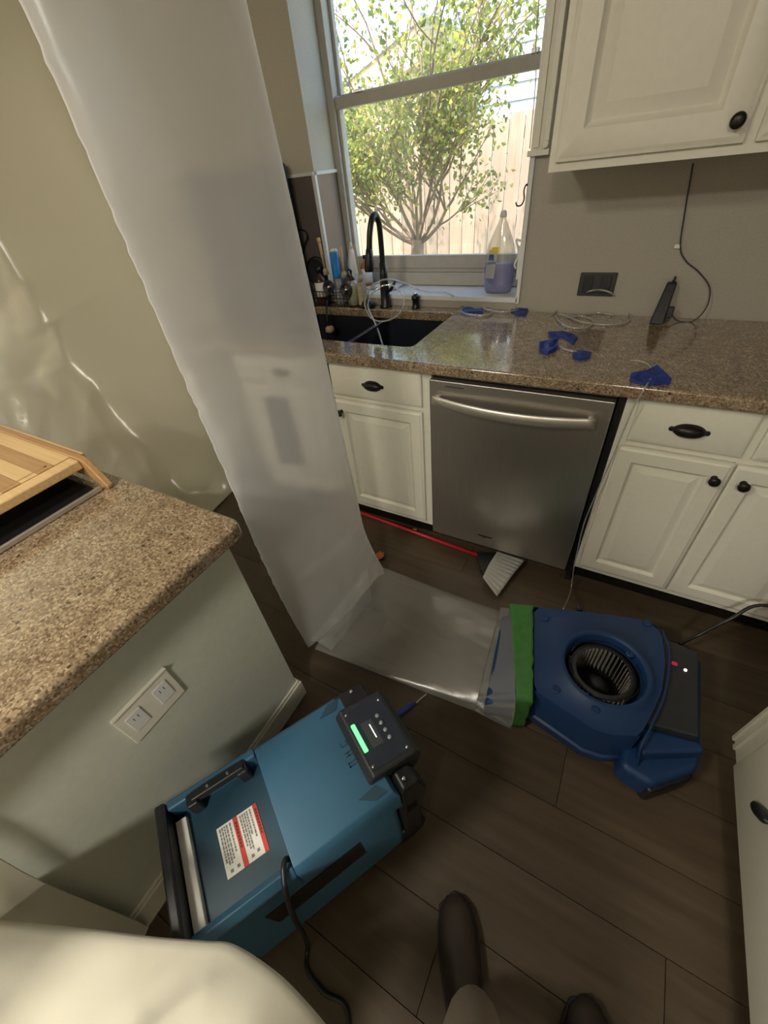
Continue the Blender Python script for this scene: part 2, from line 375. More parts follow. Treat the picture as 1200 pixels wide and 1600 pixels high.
# window wall with its recess
wb = MB()
wb.box((X0, 0, 0), (WX0, .27, ZC)).box((WX1, 0, 0), (X1, .27, ZC)).box((WX0, 0, 0), (WX1, .27, WZ0 - .02)).box((WX0, 0, WZ1), (WX1, .27, ZC))
wall_back = struct(wb.build('wall_back', 'wall'))
struct(MB().box((X0 - .1, Y0, 0), (X0, .27, ZC)).build('wall_left', 'wall_upper'))
struct(MB().box((X1, Y0, 0), (X1 + .1, .27, ZC)).build('wall_right', 'wall'))
struct(MB().box((X0, Y0 - .1, 0), (X1, Y0, ZC)).build('wall_front', 'wall_upper'))
# cream skin with shade darkened into its colour, above the backsplash, left of the window
u = MB().box((-1.35, -.006, 1.452), (WX0, 0, ZC)).box((WX0, -.006, 1.452), (WX0 + .006, WY, WZ1))
u.build('painted_wall_skin', 'wall_left_shaded', wall_back)
MB().box((-1.35, -.009, .915), (WX0, 0, 1.44)).build('backsplash_panel', 'splash', wall_back)
MB().box((WX0, .0, .955), (WX0 + .009, WY - .03, 1.44)).build('backsplash_panel', 'splash', wall_back)
MB().box((-1.35, -.016, 1.440), (WX0 + .004, 0, 1.452)).box((WX0, 0, 1.44), (WX0 + .015, WY - .03, 1.452)).build('backsplash_trim', 'sill', wall_back)
MB().box((WX0 - .006, -.014, .955), (WX0 + .012, .002, 1.44)).build('corner_trim', 'sill', wall_back)
# right edge strip of the recess and the moulded casing ending above it
MB().box((WX1 - .002, -.012, .945), (WX1 + .012, .003, 1.43)).build('edge_strip', 'sill', wall_back)
cas = MB().box((WX1 - .006, -.012, 1.432), (WX1 + .055, 0, 2.26)).box((WX1 + .004, -.020, 1.44), (WX1 + .022, -.01, 2.26)).box((WX1 + .036, -.026, 1.44), (WX1 + .055, -.01, 2.26))
cas.box((WX1 - .012, -.03, 1.418), (WX1 + .06, 0, 1.434))
cas.lathe([(.011, -.03), (.011, 0)], (WX1 + .045, 0, 1.447), 14, (0, 1, 0))
struct(cas.build('trim_1', 'white', bevel=.002))
# sill
sl = MB().box((WX0 + .002, -.012, .946), (WX1 + .004, WY - .002, .966)).build('trim_2', 'sill', bevel=.002); struct(sl)
MB().box((WX0, -.006, .915), (WX1, 0, .946)).build('sill_apron', 'wall', wall_back)

# window: outer frame, two sashes, panes
win = empty('window_1', ((WX0 + WX1) / 2, WY, 1.0)); struct(win)
fx0, fx1 = WX0 + .004, WX1 - .002
gx0, gx1 = -.79, .068
zb, zm0, zm1, zt = 1.096, 1.648, 1.690, 2.17
m = MB()
m.box((fx0, WY - .03, .968), (gx0 - .012, WY + .05, 2.215)).box((gx1 + .012, WY - .03, .968), (fx1, WY + .05, 2.215)).box((gx0 - .012, WY - .03, 2.185), (gx1 + .012, WY + .05, 2.215))
m.box((gx0 - .012, WY - .035, .968), (gx1 + .012, WY + .05, 1.022)); m.box((gx0 - .012, WY - .02, 1.022), (gx1 + .012, WY + .05, 1.036))
m.build('outer_frame', 'frame', win, bevel=.003)
m = MB()  # lower sash
m.box((gx0 - .012, WY - .012, 1.036), (gx1 + .012, WY + .015, 1.092)).box((gx0 - .012, WY - .012, 1.092), (gx0 + .002, WY + .015, zm1)).box((gx1 - .002, WY - .012, 1.092), (gx1 + .012, WY + .015, zm1)).box((gx0 - .012, WY - .018, zm0), (gx1 + .012, WY + .015, zm1 - .004))
lowsash = m.build('lower_sash', 'frame', win, bevel=.002)
MB().box((gx0, WY - .001, 1.09), (gx1, WY + .003, zm0 + .003)).build('pane', 'glass', lowsash)
m = MB()
m.box((gx0 - .012, WY + .018, zm0 + .01), (gx1 + .012, WY + .042, zm1 + .004)).box((gx0 - .012, WY + .018, zm1), (gx0 + .002, WY + .042, 2.185)).box((gx1 - .002, WY + .018, zm1), (gx1 + .012, WY + .042, 2.185)).box((gx0, WY + .018, 2.15), (gx1, WY + .042, 2.185))
upsash = m.build('upper_sash', 'frame', win, bevel=.002)
MB().box((gx0, WY + .028, zm1), (gx1, WY + .032, 2.155)).build('pane', 'glass', upsash)
MB().box((-.70, WY - .026, zm1 - .004), (-.655, WY - .004, zm1 + .006)).build('sash_lock', 'chrome', lowsash, bevel=.002)
MB().box((.035, WY - .026, zm1 - .004), (.06, WY - .004, zm1 + .01)).build('sash_lock', 'chrome', lowsash, bevel=.002)

# things on the window jamb
o = MB().tube(spline([(.118, -.004, 1.335), (.112, -.012, 1.342), (.106, -.012, 1.325), (.110, -.014, 1.300), (.104, -.022, 1.284), (.090, -.028, 1.283), (.084, -.028, 1.294)]), .0026, 8).build('wall_hook', 'black_metal', smooth=True)
tag(o, 'small black curved hook fixed to the right window jamb above the bottle', 'hook')
t = empty('window_latch', (.112, .02, 1.09), 'white curved latch on the right window jamb behind the blue bottle', 'latch')
MB().tube(spline([(.105, .02, 1.165), (.088, .02, 1.168), (.100, .016, 1.14), (.103, .014, 1.11), (.092, .014, 1.085), (.098, .014, 1.07)]), .004, 8).build('lever', 'sill', t, smooth=True)
MB().box((.104, .008, 1.03), (.119, .034, 1.15)).build('latch_plate', 'sill', t, bevel=.002)
o = MB().tube(spline([(.075, .04, 2.2), (.082, .03, 1.75), (.104, .0, 1.60), (.110, -.01, 1.44)]), .0018, 6).build('blind_cord', 'frame', smooth=True)
tag(o, 'thin hanging cord in front of the right edge of the window', 'cord')

# ------------------------------------------------------------------ main base run (fronts at y = -.62)
FR = -.62
def panel_front(mp, u0, u1, v0, v1, prof):
    """nested rings (inset, depth): a moulded door or drawer front"""
    vs = []; fs = []
    for ins, d in prof:
        for a, b in ((u0 + ins, v0 + ins), (u1 - ins, v0 + ins), (u1 - ins, v1 - ins), (u0 + ins, v1 - ins)): vs.append(mp(a, b, d))
    for i in range(len(prof) - 1):
        for k in range(4): fs.append((i * 4 + k, i * 4 + (k + 1) % 4, (i + 1) * 4 + (k + 1) % 4, (i + 1) * 4 + k))
    n = len(prof) * 4; fs += [(3, 2, 1, 0), (n - 4, n - 3, n - 2, n - 1)]
    return MB().add(vs, fs)
DOOR = [(0, 0), (0, .013), (.006, .0155), (.010, .019), (.050, .019), (.054, .0125), (.060, .0085), (.066, .0095), (.084, .0185), (.086, .0188)]
DRAW = [(0, 0), (0, .011), (.005, .014), (.016, .0175), (.020, .019)]
def knob(mp, u, v, d0, parent, r=.0155):
    o0 = Vector(mp(u, v, d0)); ax = Vector(mp(u, v, d0 + 1)) - o0
    return MB().lathe([(.009, 0), (.006, .006), (.0055, .012), (r * .8, .016), (r, .021), (r * .9, .027), (r * .5, .030)], o0, 18, ax).build('knob', 'bronze', parent, smooth=True)
def cup(mp, u, v, d0, parent, w_=.044, h=.021):
    vs = []; nu, nv = 17, 7
    def f(a, b):
        x = -1 + 2 * a; hw = h * max(.16, (1 - abs(x) ** 2.6) ** .8) ; ang = b * PI * .95
        return Vector(mp(u + x * w_, v + hw * math.cos(ang) * 1.0, d0 + .0005 + .024 * math.sin(ang) * (max(0, 1 - x * x)) ** .5))
    mm = MB().grid(f, nu, nv)
    for sx in (-1, 1):
        c = Vector(mp(u + sx * w_ * .98, v, d0)); ax = Vector(mp(u, v, d0 + 1)) - Vector(mp(u, v, d0))
        mm.lathe([(.0075, 0), (.0075, .003), (.004, .0045)], c, 12, ax)
    return mm.build('cup_pull', 'bronze', parent, smooth=True)
mpY = lambda u, v, d: (u, FR + .002 - d + .018, v)      # d measured out of the face frame (frame face at y = -.602)
FY = -.600
def frontmap(y0): return lambda u, v, d: (u, y0 - d, v)
def base_cabinet(name, x0, x1, label, group, doors, drawers):
    t = empty(name, ((x0 + x1) / 2, -.3, 0), label, 'cabinet', group)
    c = MB().box((x0, -.585, .10), (x0 + .018, -.015, .872)).box((x1 - .018, -.585, .10), (x1, -.015, .872)).box((x0 + .018, -.585, .10), (x1 - .018, -.015, .118)).box((x0 + .018, -.03, .118), (x1 - .018, -.015, .872))
    c.build('carcass', 'white', t)
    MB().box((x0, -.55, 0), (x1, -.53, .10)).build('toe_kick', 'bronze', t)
    f = MB().box((x0, FY, .10), (x0 + .04, -.585, .873)).box((x1 - .04, FY, .10), (x1, -.585, .873)).box((x0 + .04, FY, .10), (x1 - .04, -.585, .14)).box((x0 + .04, FY, .70), (x1 - .04, -.585, .73)).box((x0 + .04, FY, .85), (x1 - .04, -.585, .873))
    if x1 - x0 > .55: mx = (x0 + x1) / 2; f.box((mx - .02, FY + .0004, .14), (mx + .02, -.585, .70)).box((mx - .02, FY + .0004, .73), (mx + .02, -.585, .85))
    f.build('face_frame', 'white', t)
    mp = frontmap(FY - .0005)
    for (a, b, side) in doors:
        d = panel_front(mp, a, b, .128, .700, DOOR).build('door', 'white', t, bevel=.0012, seg=1)
        knob(mp, (b - .032) if side == 'r' else (a + .032), .648, .019, d)
    for (a, b) in drawers:
        d = panel_front(mp, a, b, .722, .862, DRAW).build('drawer_front', 'white', t, bevel=.0012, seg=1)
        cup(mp, (a + b) / 2, .787, .019, d)
    return t
base_cabinet('base_cabinet', -1.02, -.014, 'white sink base cabinet left of the dishwasher with dark cup pull', 'white cabinets under the window counter',
             [(-.995, -.52, 'r'), (-.470, -.052, 'l')], [(-.995, -.52), (-.470, -.052)])
base_cabinet('base_cabinet', .622, 1.30, 'white base cabinet right of the dishwasher with two knobbed doors', 'white cabinets under the window counter',
             [(.638, .940, 'r'), (.946, 1.262, 'l')], [(.655, .942), (.966, 1.262)])
base_cabinet('base_cabinet', 1.302, 1.745, 'white base cabinet in the dark far right corner', 'white cabinets under the window counter',
             [(1.335, 1.72, 'r')], [(1.335, 1.72)])
struct(MB().box((.600, -.596, .0), (.620, -.03, .872)).build('side_gap_shade', 'black'))  # black filler stands for the shade in the gap beside the dishwasher

# dishwasher
dw = empty('dishwasher', (.29, -.3, 0), 'brushed stainless dishwasher with curved bar handle under the counter', 'dishwasher')
MB().box((-.008, -.575, .03), (.597, -.04, .85)).build('tub', 'grey_plastic', dw)
MB().box((-.004, -.605, .104), (.594, -.575, .856)).build('door_core', 'black', dw)
MB().box((-.006, -.640, .100), (.594, -.606, .853)).build('door', 'steel', dw, bevel=.004)
MB().box((-.010, -.615, .858), (.597, -.57, .873)).build('top_gap_shade', 'black', dw)  # black strip stands for the shade in the gap above the door
MB().box((.01, -.52, .0), (.58, -.49, .10)).build('kick_plate', 'black', dw)
for xf in (.04, .55):
    MB().lathe([(.014, 0), (.014, .006), (.006, .008), (.006, .035)], (xf, -.45, 0), 12).build('foot', 'black', dw, smooth=True)
h0, h1 = at(680, 625, 'y', -.665), at(938, 657, 'y', -.665)
hz = .785
def hfun(a, b):
    x = .012 + a * .545; bow = .026 * (1 - (2 * a - 1) ** 2) + .012
    ang = b * 2 * PI; return Vector((x, -.645 - bow - .007 * math.cos(ang), hz - .010 * (1 - (2 * a - 1) ** 2) + .019 * math.sin(ang) ))
hm = MB(); nA = 25
ring = [hfun(i / (nA - 1), j / 12) for i in range(nA) for j in range(12)]
fs = [(i * 12 + j, i * 12 + (j + 1) % 12, (i + 1) * 12 + (j + 1) % 12, (i + 1) * 12 + j) for i in range(nA - 1) for j in range(12)]
hm.add(ring, fs + [tuple(range(11, -1, -1)), tuple(range((nA - 1) * 12, nA * 12))])
hm.box((.018, -.655, hz - .012), (.036, -.638, hz + .012)).box((.532, -.655, hz - .012), (.550, -.638, hz + .012))
hm.build('handle', 'handle_steel', dw, smooth=True)
MB().box((.055, -.6412, .834), (.125, -.6395, .837)).build('vent_slot', 'black', dw)
MB().box((.215, -.6405, .160), (.280, -.6395, .166)).box((.232, -.6405, .154), (.252, -.6395, .158)).build('badge', 'bronze', dw)

# countertop with the sink cut out
CT0, CT1 = .875, .915
SX0, SX1, SY0, SY1 = -.90, -.135, -.520, -.080
def slab_with_hole(xa, xb, ya, yb, hole, z0, z1):
    hx0, hx1, hy0, hy1, r = hole
    hp = []
    for cx, cy, a0 in ((hx1 - r, hy1 - r, 0), (hx0 + r, hy1 - r, 90), (hx0 + r, hy0 + r, 180), (hx1 - r, hy0 + r, 270)):
        for k in range(5): a = math.radians(a0 + 22.5 * k); hp.append((cx + r * math.cos(a), cy + r * math.sin(a)))
    oc = [(xb, yb), (xa, yb), (xa, ya), (xb, ya)]
    mm = MB()
    for zz in (z0, z1):
        vs = [(x, y, zz) for x, y in hp] + [(x, y, zz) for x, y in oc]; f = []
        for q in range(4):
            c = 20 + q
            for k in range(4): f.append((q * 5 + k, q * 5 + k + 1, c))
            f.append((q * 5 + 4, (q * 5 + 5) % 20, 20 + (q + 1) % 4, c))
        mm.add(vs, f)
    b = 24
    mm.f += [(i, (i + 1) % 20, b + (i + 1) % 20, b + i) for i in range(20)] + [(20 + i, 20 + (i + 1) % 4, b + 20 + (i + 1) % 4, b + 20 + i) for i in range(4)]
    return mm
ct = slab_with_hole(-1.30, 1.745, -.655, -.001, (SX0, SX1, SY0, SY1, .03), CT0, CT1).build('countertop', 'granite', bevel=.009, seg=3)
tag(ct, 'speckled brown polished countertop with sink cutout below the window', 'countertop')

sk = empty('kitchen_sink', (-.5, -.3, .70), 'black undermount double bowl sink below the window', 'sink')
def bowl(x0, x1, y0, y1, zt, zb_):
    mm = MB(); r = .03
    def ring(x0, x1, y0, y1, z):
        out = []
        for cx, cy, a0 in ((x1 - r, y1 - r, 0), (x0 + r, y1 - r, 90), (x0 + r, y0 + r, 180), (x1 - r, y0 + r, 270)):
            for k in range(5): a = math.radians(a0 + 22.5 * k); out.append((cx + r * math.cos(a), cy + r * math.sin(a), z))
        return out
    i_ = ring(x0, x1, y0, y1, zt) + ring(x0 + .006, x1 - .006, y0 + .006, y1 - .006, zb_ + .02) + ring(x0 + .02, x1 - .02, y0 + .02, y1 - .02, zb_)
    o_ = ring(x0 - .007, x1 + .007, y0 - .007, y1 + .007, zt) + ring(x0, x1, y0, y1, zb_ - .007)
    f = [(20 * j + k, 20 * j + (k + 1) % 20, 20 * j + 20 + (k + 1) % 20, 20 * j + 20 + k) for j in range(2) for k in range(20)] + [tuple(range(40, 60))]
    f += [(60 + k, 60 + (k + 1) % 20, 80 + (k + 1) % 20, 80 + k) for k in range(20)] + [tuple(range(99, 79, -1))] + [(k, (k + 1) % 20, 60 + (k + 1) % 20, 60 + k) for k in range(20)]
    mm.add(i_ + o_, f); return mm
DX = at(590, 502, 'z', .885).x
bowl(SX0 - .004, DX - .012, SY0 - .004, SY1 + .004, .8735, .68).build('bowl', 'sink', sk, smooth=False)
bowl(DX + .012, SX1 + .004, SY0 - .004, SY1 + .004, .8735, .68).build('bowl', 'sink', sk, smooth=False)
MB().box((DX - .0045, SY0, .80), (DX + .0045, SY1, .872)).build('divider', 'chrome', sk, bevel=.002)
for xx in ((SX0 + DX) / 2, (SX1 + DX) / 2):
    MB().lathe([(.045, 0), (.045, .003), (.03, .004), (.028, .001)], (xx, -.3, .6802), 20).build('drain', 'chrome', sk, smooth=True)
o = MB().box((-.62, -.49, .6815), (-.52, -.43, .706)).build('sponge', 'teal_sponge', bevel=.006); tag(o, 'dark teal sponge lying in the left sink bowl', 'sponge')

# faucet
fa = empty('faucet', (-.505, -.036, CT1), 'matte black gooseneck pull-down faucet behind the sink', 'faucet')
MB().lathe([(.030, 0), (.030, .006), (.024, .012), (.022, .06), (.0185, .14), (.015, .19)], (-.505, -.036, CT1), 20).build('base', 'black_metal', fa, smooth=True)
neck = spline([(-.505, -.036, 1.09), (-.503, -.037, 1.20), (-.502, -.045, 1.262), (-.502, -.070, 1.288), (-.503, -.098, 1.276), (-.508, -.116, 1.235), (-.512, -.124, 1.19), (-.515, -.128, 1.165)])
MB().tube(neck, .0125, 14).build('neck', 'black_metal', fa, smooth=True)
MB().tube([(-.515, -.127, 1.172), (-.516, -.130, 1.15), (-.518, -.134, 1.12), (-.519, -.137, 1.092), (-.519, -.138, 1.086)], [.014, .016, .020, .021, .017], 16).build('spray_head', 'black_metal', fa, smooth=True)
MB().tube([(-.492, -.036, .985), (-.47, -.038, .992), (-.44, -.045, 1.03)], [.009, .008, .006], 10).build('lever', 'black_metal', fa, smooth=True)
p = at(655, 478, 'z', .915)
sd = empty('soap_dispenser', (p.x, -.035, CT1), 'small black soap dispenser button on the counter right of the faucet', 'dispenser')
MB().lathe([(.020, 0), (.020, .006), (.016, .010), (.016, .035), (.019, .038), (.019, .052), (.014, .056)], (p.x, -.035, CT1), 18).build('body', 'black_metal', sd, smooth=True)
MB().lathe([(.009, .056), (.009, .066), (.006, .069)], (p.x, -.035, CT1), 14).build('button', 'chrome', sd, smooth=True)
o = MB().lathe([(.055, 0), (.053, .012), (.040, .028), (.015, .036)], (-.595, -.024 - .035, CT1), 24, sx=.7, sy=.62).build('sink_stopper', 'black', smooth=True)
tag(o, 'black rubber dome stopper on the counter left of the faucet base', 'stopper')

# ------------------------------------------------------------------ caddy and its contents
YC = -.047
cd = empty('sink_caddy', (-.80, YC, CT1), 'black wire caddy full of brushes and bottles beside the sink', 'caddy')
cx0, cx1, cy0, cy1 = -.93, -.685, -.078, -.016
m = MB()
for zz in (.922, .955, .985):
    m.tube([(cx0, cy0, zz), (cx1, cy0, zz), (cx1, cy1, zz), (cx0, cy1, zz), (cx0, cy0, zz)], .0022, 6)
m.build('rail', 'black_metal', cd, smooth=True)
m = MB()
for k in range(13):
    x = cx0 + (cx1 - cx0) * k / 12; m.tube([(x, cy0, .985), (x, cy0, .920), (x, cy1, .920), (x, cy1, .985)], .0014, 5)
m.build('wire', 'black_metal', cd)
for xx in (cx0, cx1):
    for yy in (cy0, cy1): MB().lathe([(.005, 0), (.005, .008)], (xx, yy, CT1), 10).build('foot', 'black', cd)
MB().tube(spline([(cx1, (cy0 + cy1) / 2 - .02, .985), (cx1 + .004, -.06, 1.03), (cx1 - .006, -.05, 1.055), (cx1 - .02, -.05, 1.05)]), .004, 8).build('handle', 'black_metal', cd, smooth=True)
MB().tube([(cx0 + .03, cy0 - .002, .93), (cx0 + .03, cy0 - .012, .925), (cx0 + .03, -.090, .918)], .003, 6).build('hook', 'black_metal', cd, smooth=True)
for px, py, s in ((514, 449, 'left'), (541, 453, 'right')):
    c = at(px, py, 'y', -.088)
    t = empty('sink_strainer', c, f'round steel strainer with black rim, {s} one hung on the caddy front', 'strainer', 'round strainers on the caddy front')
    ax = (.1, -1, .25)
    MB().lathe([(.026, 0), (.032, .001), (.032, .007), (.0245, .008), (.0245, .003)], c, 24, ax, caps=False).build('rim', 'black', t, smooth=True)
    MB().lathe([(.0245, .0075), (.019, .004), (.009, .003), (.007, .010), (.002, .012)], c, 20, ax).build('basket', 'chrome', t, smooth=True)
def bottle(name, px, y, zb_, prof, mat, label, cat, extra=(), group=None, px_y=None, sx=1, sy=1):
    b = at(px[0], px[1], 'y', y); t = empty(name, (b.x, y, zb_), label, cat, group)
    MB().lathe(prof, (b.x, y, zb_), 22, sx=sx, sy=sy).build('body', mat, t, smooth=True)
    for nm, pr, mt in extra: MB().lathe(pr, (b.x, y, zb_), 20, sx=sx, sy=sy).build(nm, mt, t, smooth=True)
    return t, b.x
AM = [(.026, 0), (.028, .004), (.028, .082), (.022, .094), (.011, .102), (.010, .116)]
bottle('soap_bottle', (497, 420), -.047, .924, [(.028, 0), (.030, .004), (.030, .105), (.022, .122), (.011, .130), (.010, .142)], 'dark_amber', 'dark amber bottle with white label, tall one in the caddy back', 'bottle',
       [('label', [(.0308, .035), (.0308, .100)], 'paper'), ('cap', [(.013, .142), (.013, .165), (.005, .168)], 'black')])
bottle('soap_bottle', (570, 400), .10, .982, AM, 'amber', 'small amber bottle with white label on the window sill', 'bottle',
       [('label', [(.0288, .012), (.0288, .075)], 'paper'), ('cap', [(.012, .116), (.012, .130)], 'bronze')])
t, x = bottle('spray_brush', (522, 400), -.052, .924, [(.020, 0), (.025, .01), (.025, .045), (.016, .085), (.015, .12)], 'bottle_clear', 'clear bottle with tall bright blue cap standing in the caddy', 'bottle',
       [('cap', [(.0165, .12), (.0175, .135), (.0155, .165), (.0165, .20), (.0195, .225), (.0195, .232)], 'cap_blue'), ('cap_top', [(.0195, .232), (.017, .240), (.008, .242)], 'paper')])
t, x = bottle('soap_pump_bottle', (549, 430), -.050, .924, [(.028, 0), (.030, .004), (.030, .09), (.024, .105), (.012, .110)], 'bottle_clear', 'pale green soap bottle with a black pump in the caddy', 'bottle',
       [('liquid', [(.0285, .003), (.0285, .080)], 'green_liquid'), ('collar', [(.011, .108), (.0125, .112), (.011, .124), (.004, .128), (.004, .145)], 'black')])
MB().tube([(x, -.050, 1.066), (x, -.050, 1.075), (x - .006, -.060, 1.082), (x - .012, -.070, 1.078)], [.006, .006, .0045, .003], 8).build('spout', 'black', t, smooth=True)
bottle('dish_bottle', (550, 400), .032, .967, [(.026, 0), (.028, .004), (.028, .12), (.020, .155), (.008, .185), (.004, .198)], 'paper', 'white pointed squeeze bottle behind the green soap bottle', 'bottle',
       [('nozzle', [(.0085, .186), (.006, .205), (.003, .212)], 'sill')])
def brush(name, a, b, label, head):
    a, b = Vector(a), Vector(b); t = empty(name, b, label, 'brush')
    MB().tube([b, b.lerp(a, .5), b.lerp(a, .93), a], [.0055, .0062, .0065, .0045], 10).build('handle', 'wood_tool', t, smooth=True)
    if head == 'round': MB().lathe([(.006, -.012), (.009, 0), (.009, .008), (.005, .012)], a, 14, (a - b)).build('handle_tip', 'wood_tool', t, smooth=True)
    MB().lathe([(.008, -.002), (.013, .006), (.015, .024)], b, 14, (a - b) * -1 + Vector((0, 0, 0))).build('bristles', 'sponge', t, smooth=True)
    return t
brush('dish_brush', at(498, 376, 'y', -.09), at(508, 420, 'y', -.085), 'wooden handled brush leaning left of the blue capped bottle', 'round')
brush('dish_brush', at(553, 380, 'y', -.045), at(562, 430, 'y', -.055), 'wooden handled brush with notched tip at the right caddy end', 'plain')
brush('dish_brush', at(532, 385, 'y', -.05), at(537, 425, 'y', -.05), 'thin pale wooden brush between blue cap and white bottle', 'plain')
c = at(562, 440, 'y', -.06)
o = MB().box((c.x - .014, -.072, .924), (c.x + .014, -.024, 1.03)).build('scrub_pad', 'sponge', bevel=.006); tag(o, 'tan bristle scrub block standing at the right end of the caddy', 'scrubber')
c = at(488, 388, 'y', -.02)
o = MB().lathe([(.062, -.006), (.066, 0), (.064, .006), (.05, .004)], (c.x, -.018, 1.065), 28, (0, -1, .12)).build('pan_lid', 'black', smooth=True)
tag(o, 'round black lid leaning on the dark backsplash behind the caddy', 'lid')
c = at(512, 508, 'y', -.15)
t = empty('hanging_brush', (c.x, -.137, .83), 'black handled scrub brush with tan head hanging into the sink', 'brush')
MB().tube([(c.x - .016, -.10, .95), (c.x - .012, -.125, .905), (c.x - .006, -.137, .87), (c.x, -.137, .835)], .005, 8).build('handle', 'black', t, smooth=True)
MB().lathe([(.010, 0), (.022, -.008), (.024, -.025), (.012, -.034)], (c.x, -.137, .840), 16).build('bristles', 'sponge', t, smooth=True)
c = at(478, 385, 'y', -.03)
o = MB().tube(spline([at(468, 358, 'y', -.02), at(477, 362, 'y', -.02), at(480, 372, 'y', -.02), at(476, 382, 'y', -.02), at(474, 400, 'y', -.02), at(476, 470, 'y', -.02)]), .0035, 8).build('paper_towel_hook', 'black_metal', smooth=True)
tag(o, 'thin black curved metal hook rod left of the caddy', 'hook')
# tray on the sill, dish soap bottle
p = at(600, 436, 'z', .97)
tr = empty('sill_tray', (-.60, .09, .966), 'flat whitish tray on the sill left behind the faucet', 'tray')
MB().box((-.79, .065, .967), (-.50, .15, .976)).build('plate', 'paper', tr, bevel=.004)
MB().box((-.79, .065, .976), (-.50, .073, .981)).box((-.79, .142, .976), (-.50, .15, .981)).build('rim', 'paper', tr, bevel=.002)
bx, by = .012, .075
db = empty('dish_soap_bottle', (bx, by, .966), 'large clear dish soap bottle half full of blue liquid on sill', 'bottle')
BP = [(.052, 0), (.060, .006), (.064, .05), (.066, .10), (.064, .14), (.056, .18), (.040, .215), (.022, .25), (.013, .268), (.012, .276)]
MB().lathe(BP, (bx, by, .966), 28, sx=1, sy=.52).build('body', 'bottle_clear', db, smooth=True)
MB().lathe([(.050, .003), (.0575, .008), (.0615, .05), (.0635, .100), (.0625, .112)], (bx, by, .966), 28, sx=1, sy=.50).build('liquid', 'liquid', db, smooth=True)
MB().lathe([(.0135, .274), (.0145, .278), (.0125, .290), (.0085, .296)], (bx, by, .966), 18, sx=1, sy=.7).build('cap', 'sill', db, smooth=True)
def on_bottle(u, v):                                    # a point on the bottle's front, slightly proud
    import bisect
    for i in range(len(BP) - 1):
        if BP[i][1] <= v <= BP[i + 1][1]:
            q = (v - BP[i][1]) / (BP[i + 1][1] - BP[i][1]); r = BP[i][0] * (1 - q) + BP[i + 1][0] * q
    return Vector((bx + u, by - .52 * math.sqrt(max(0, r * r - u * u)) - .0012, .966 + v))
def decal(u0, u1, v0, v1, fn=None, nu=7, nv=9, shape=None):
    def f(a, b):
        vv = v0 + (v1 - v0) * b; ua, ub = (shape(b) if shape else (u0, u1)); return on_bottle(ua + (ub - ua) * a, vv)
    return MB().grid(f, nu, nv)
decal(0, 0, .060, .165, shape=lambda b: (-.054 + .010 * b, -.012 + .012 * b)).build('label', 'bristle', db, smooth=True)
decal(0, 0, .150, .176, shape=lambda b: (-.042 + .016 * b, .000 + .002 * b)).build('yellow_label_band', 'yellow', db, smooth=True)
decal(0, 0, .128, .150, shape=lambda b: (-.044 + .006 * b, -.014 - .004 * b)).build('blue_label_crest', 'navy', db, smooth=True)
text('label_text', 'DAWN', .016, 'navy', db, basis(on_bottle(-.030, .118) + Vector((0, -.003, 0)), (1, -.25, .12), (-.12, 0, 1)))

# ------------------------------------------------------------------ wall items right of the window
oc = empty('outlet_plate', (.42, 0, 1.02), 'wide black outlet plate on the grey wall above the counter', 'outlet')
MB().box((.355, -.007, .979), (.484, 0, 1.06)).build('plate', 'grey_plastic', oc, bevel=.003)
for xx in (.388, .451): MB().box((xx - .017, -.010, .990), (xx + .017, -.007, 1.049)).build('socket', 'black', oc, bevel=.002)
pb = empty('power_adapter', (.655, -.07, CT1), 'black power adapter standing against the wall with thin cord', 'adapter')
ab = MB()
ab.add([(.632, -.10, CT1), (.676, -.10, CT1), (.676, -.065, CT1), (.632, -.065, CT1), (.650, -.035, 1.035), (.680, -.035, 1.035), (.680, -.008, 1.035), (.650, -.008, 1.035)],
       [(0, 3, 2, 1), (4, 5, 6, 7), (0, 1, 5, 4), (1, 2, 6, 5), (2, 3, 7, 6), (3, 0, 4, 7)])
ab.build('case', 'black', pb, bevel=.005)
MB().box((.674, -.075, .93), (.696, -.05, .965)).build('plug', 'black', pb, bevel=.004)
MB().tube([(.667, -.022, 1.03), (.669, -.018, 1.052)], [.006, .003], 8).build('strain_relief', 'black', pb, smooth=True)
cp = [at(1083, 255, 'y', -.01), at(1072, 320, 'y', -.01), at(1063, 384, 'y', -.012), at(1072, 408, 'y', -.01), at(1092, 425, 'y', -.012), at(1109, 450, 'y', -.02), at(1104, 480, 'y', -.04)]
cp += [Vector((.765, -.055, .9185)), Vector((.72, -.06, .9185)), Vector((.692, -.062, .94))]
lab(MB().tube(spline(cp), .0022, 6).build('power_cord', 'grey_plastic', pb, smooth=True), 'thin grey cord hanging from the upper cabinet')
c = at(1060, 385, 'y', -.008)
o = MB().box((c.x - .012, -.012, c.z - .006), (c.x + .008, 0, c.z + .006)).build('cord_clip', 'paper', bevel=.002); tag(o, 'small clip holding the thin cord to the wall', 'clip')

# upper cabinet
uc = empty('wall_cabinet', (.7, -.16, 1.38), 'white upper wall cabinet with raised panel doors right of window', 'cabinet')
ux0, ux1, uz0, uz1 = .250, 1.20, 1.383, 2.30
MB().box((ux0, -.318, uz0), (ux1, -.002, uz1)).build('carcass', 'white', uc, bevel=.002)
MB().box((ux0, -.335, uz0), (ux0 + .03, -.318, uz1)).box((ux1 - .03, -.335, uz0), (ux1, -.318, uz1)).box((ux0 + .03, -.335, uz0), (ux1 - .03, -.318, uz0 + .028)).box((ux0 + .03, -.335, uz1 - .03), (ux1 - .03, -.318, uz1)).box((.70, -.335, uz0 + .028), (.728, -.318, uz1 - .03)).build('face_frame', 'white', uc)
UD = [(0, 0), (0, .012), (.008, .015), (.014, .019), (.064, .019), (.069, .012), (.078, .0075), (.086, .009), (.108, .0185), (.110, .0188)]
mpu = frontmap(-.3355)
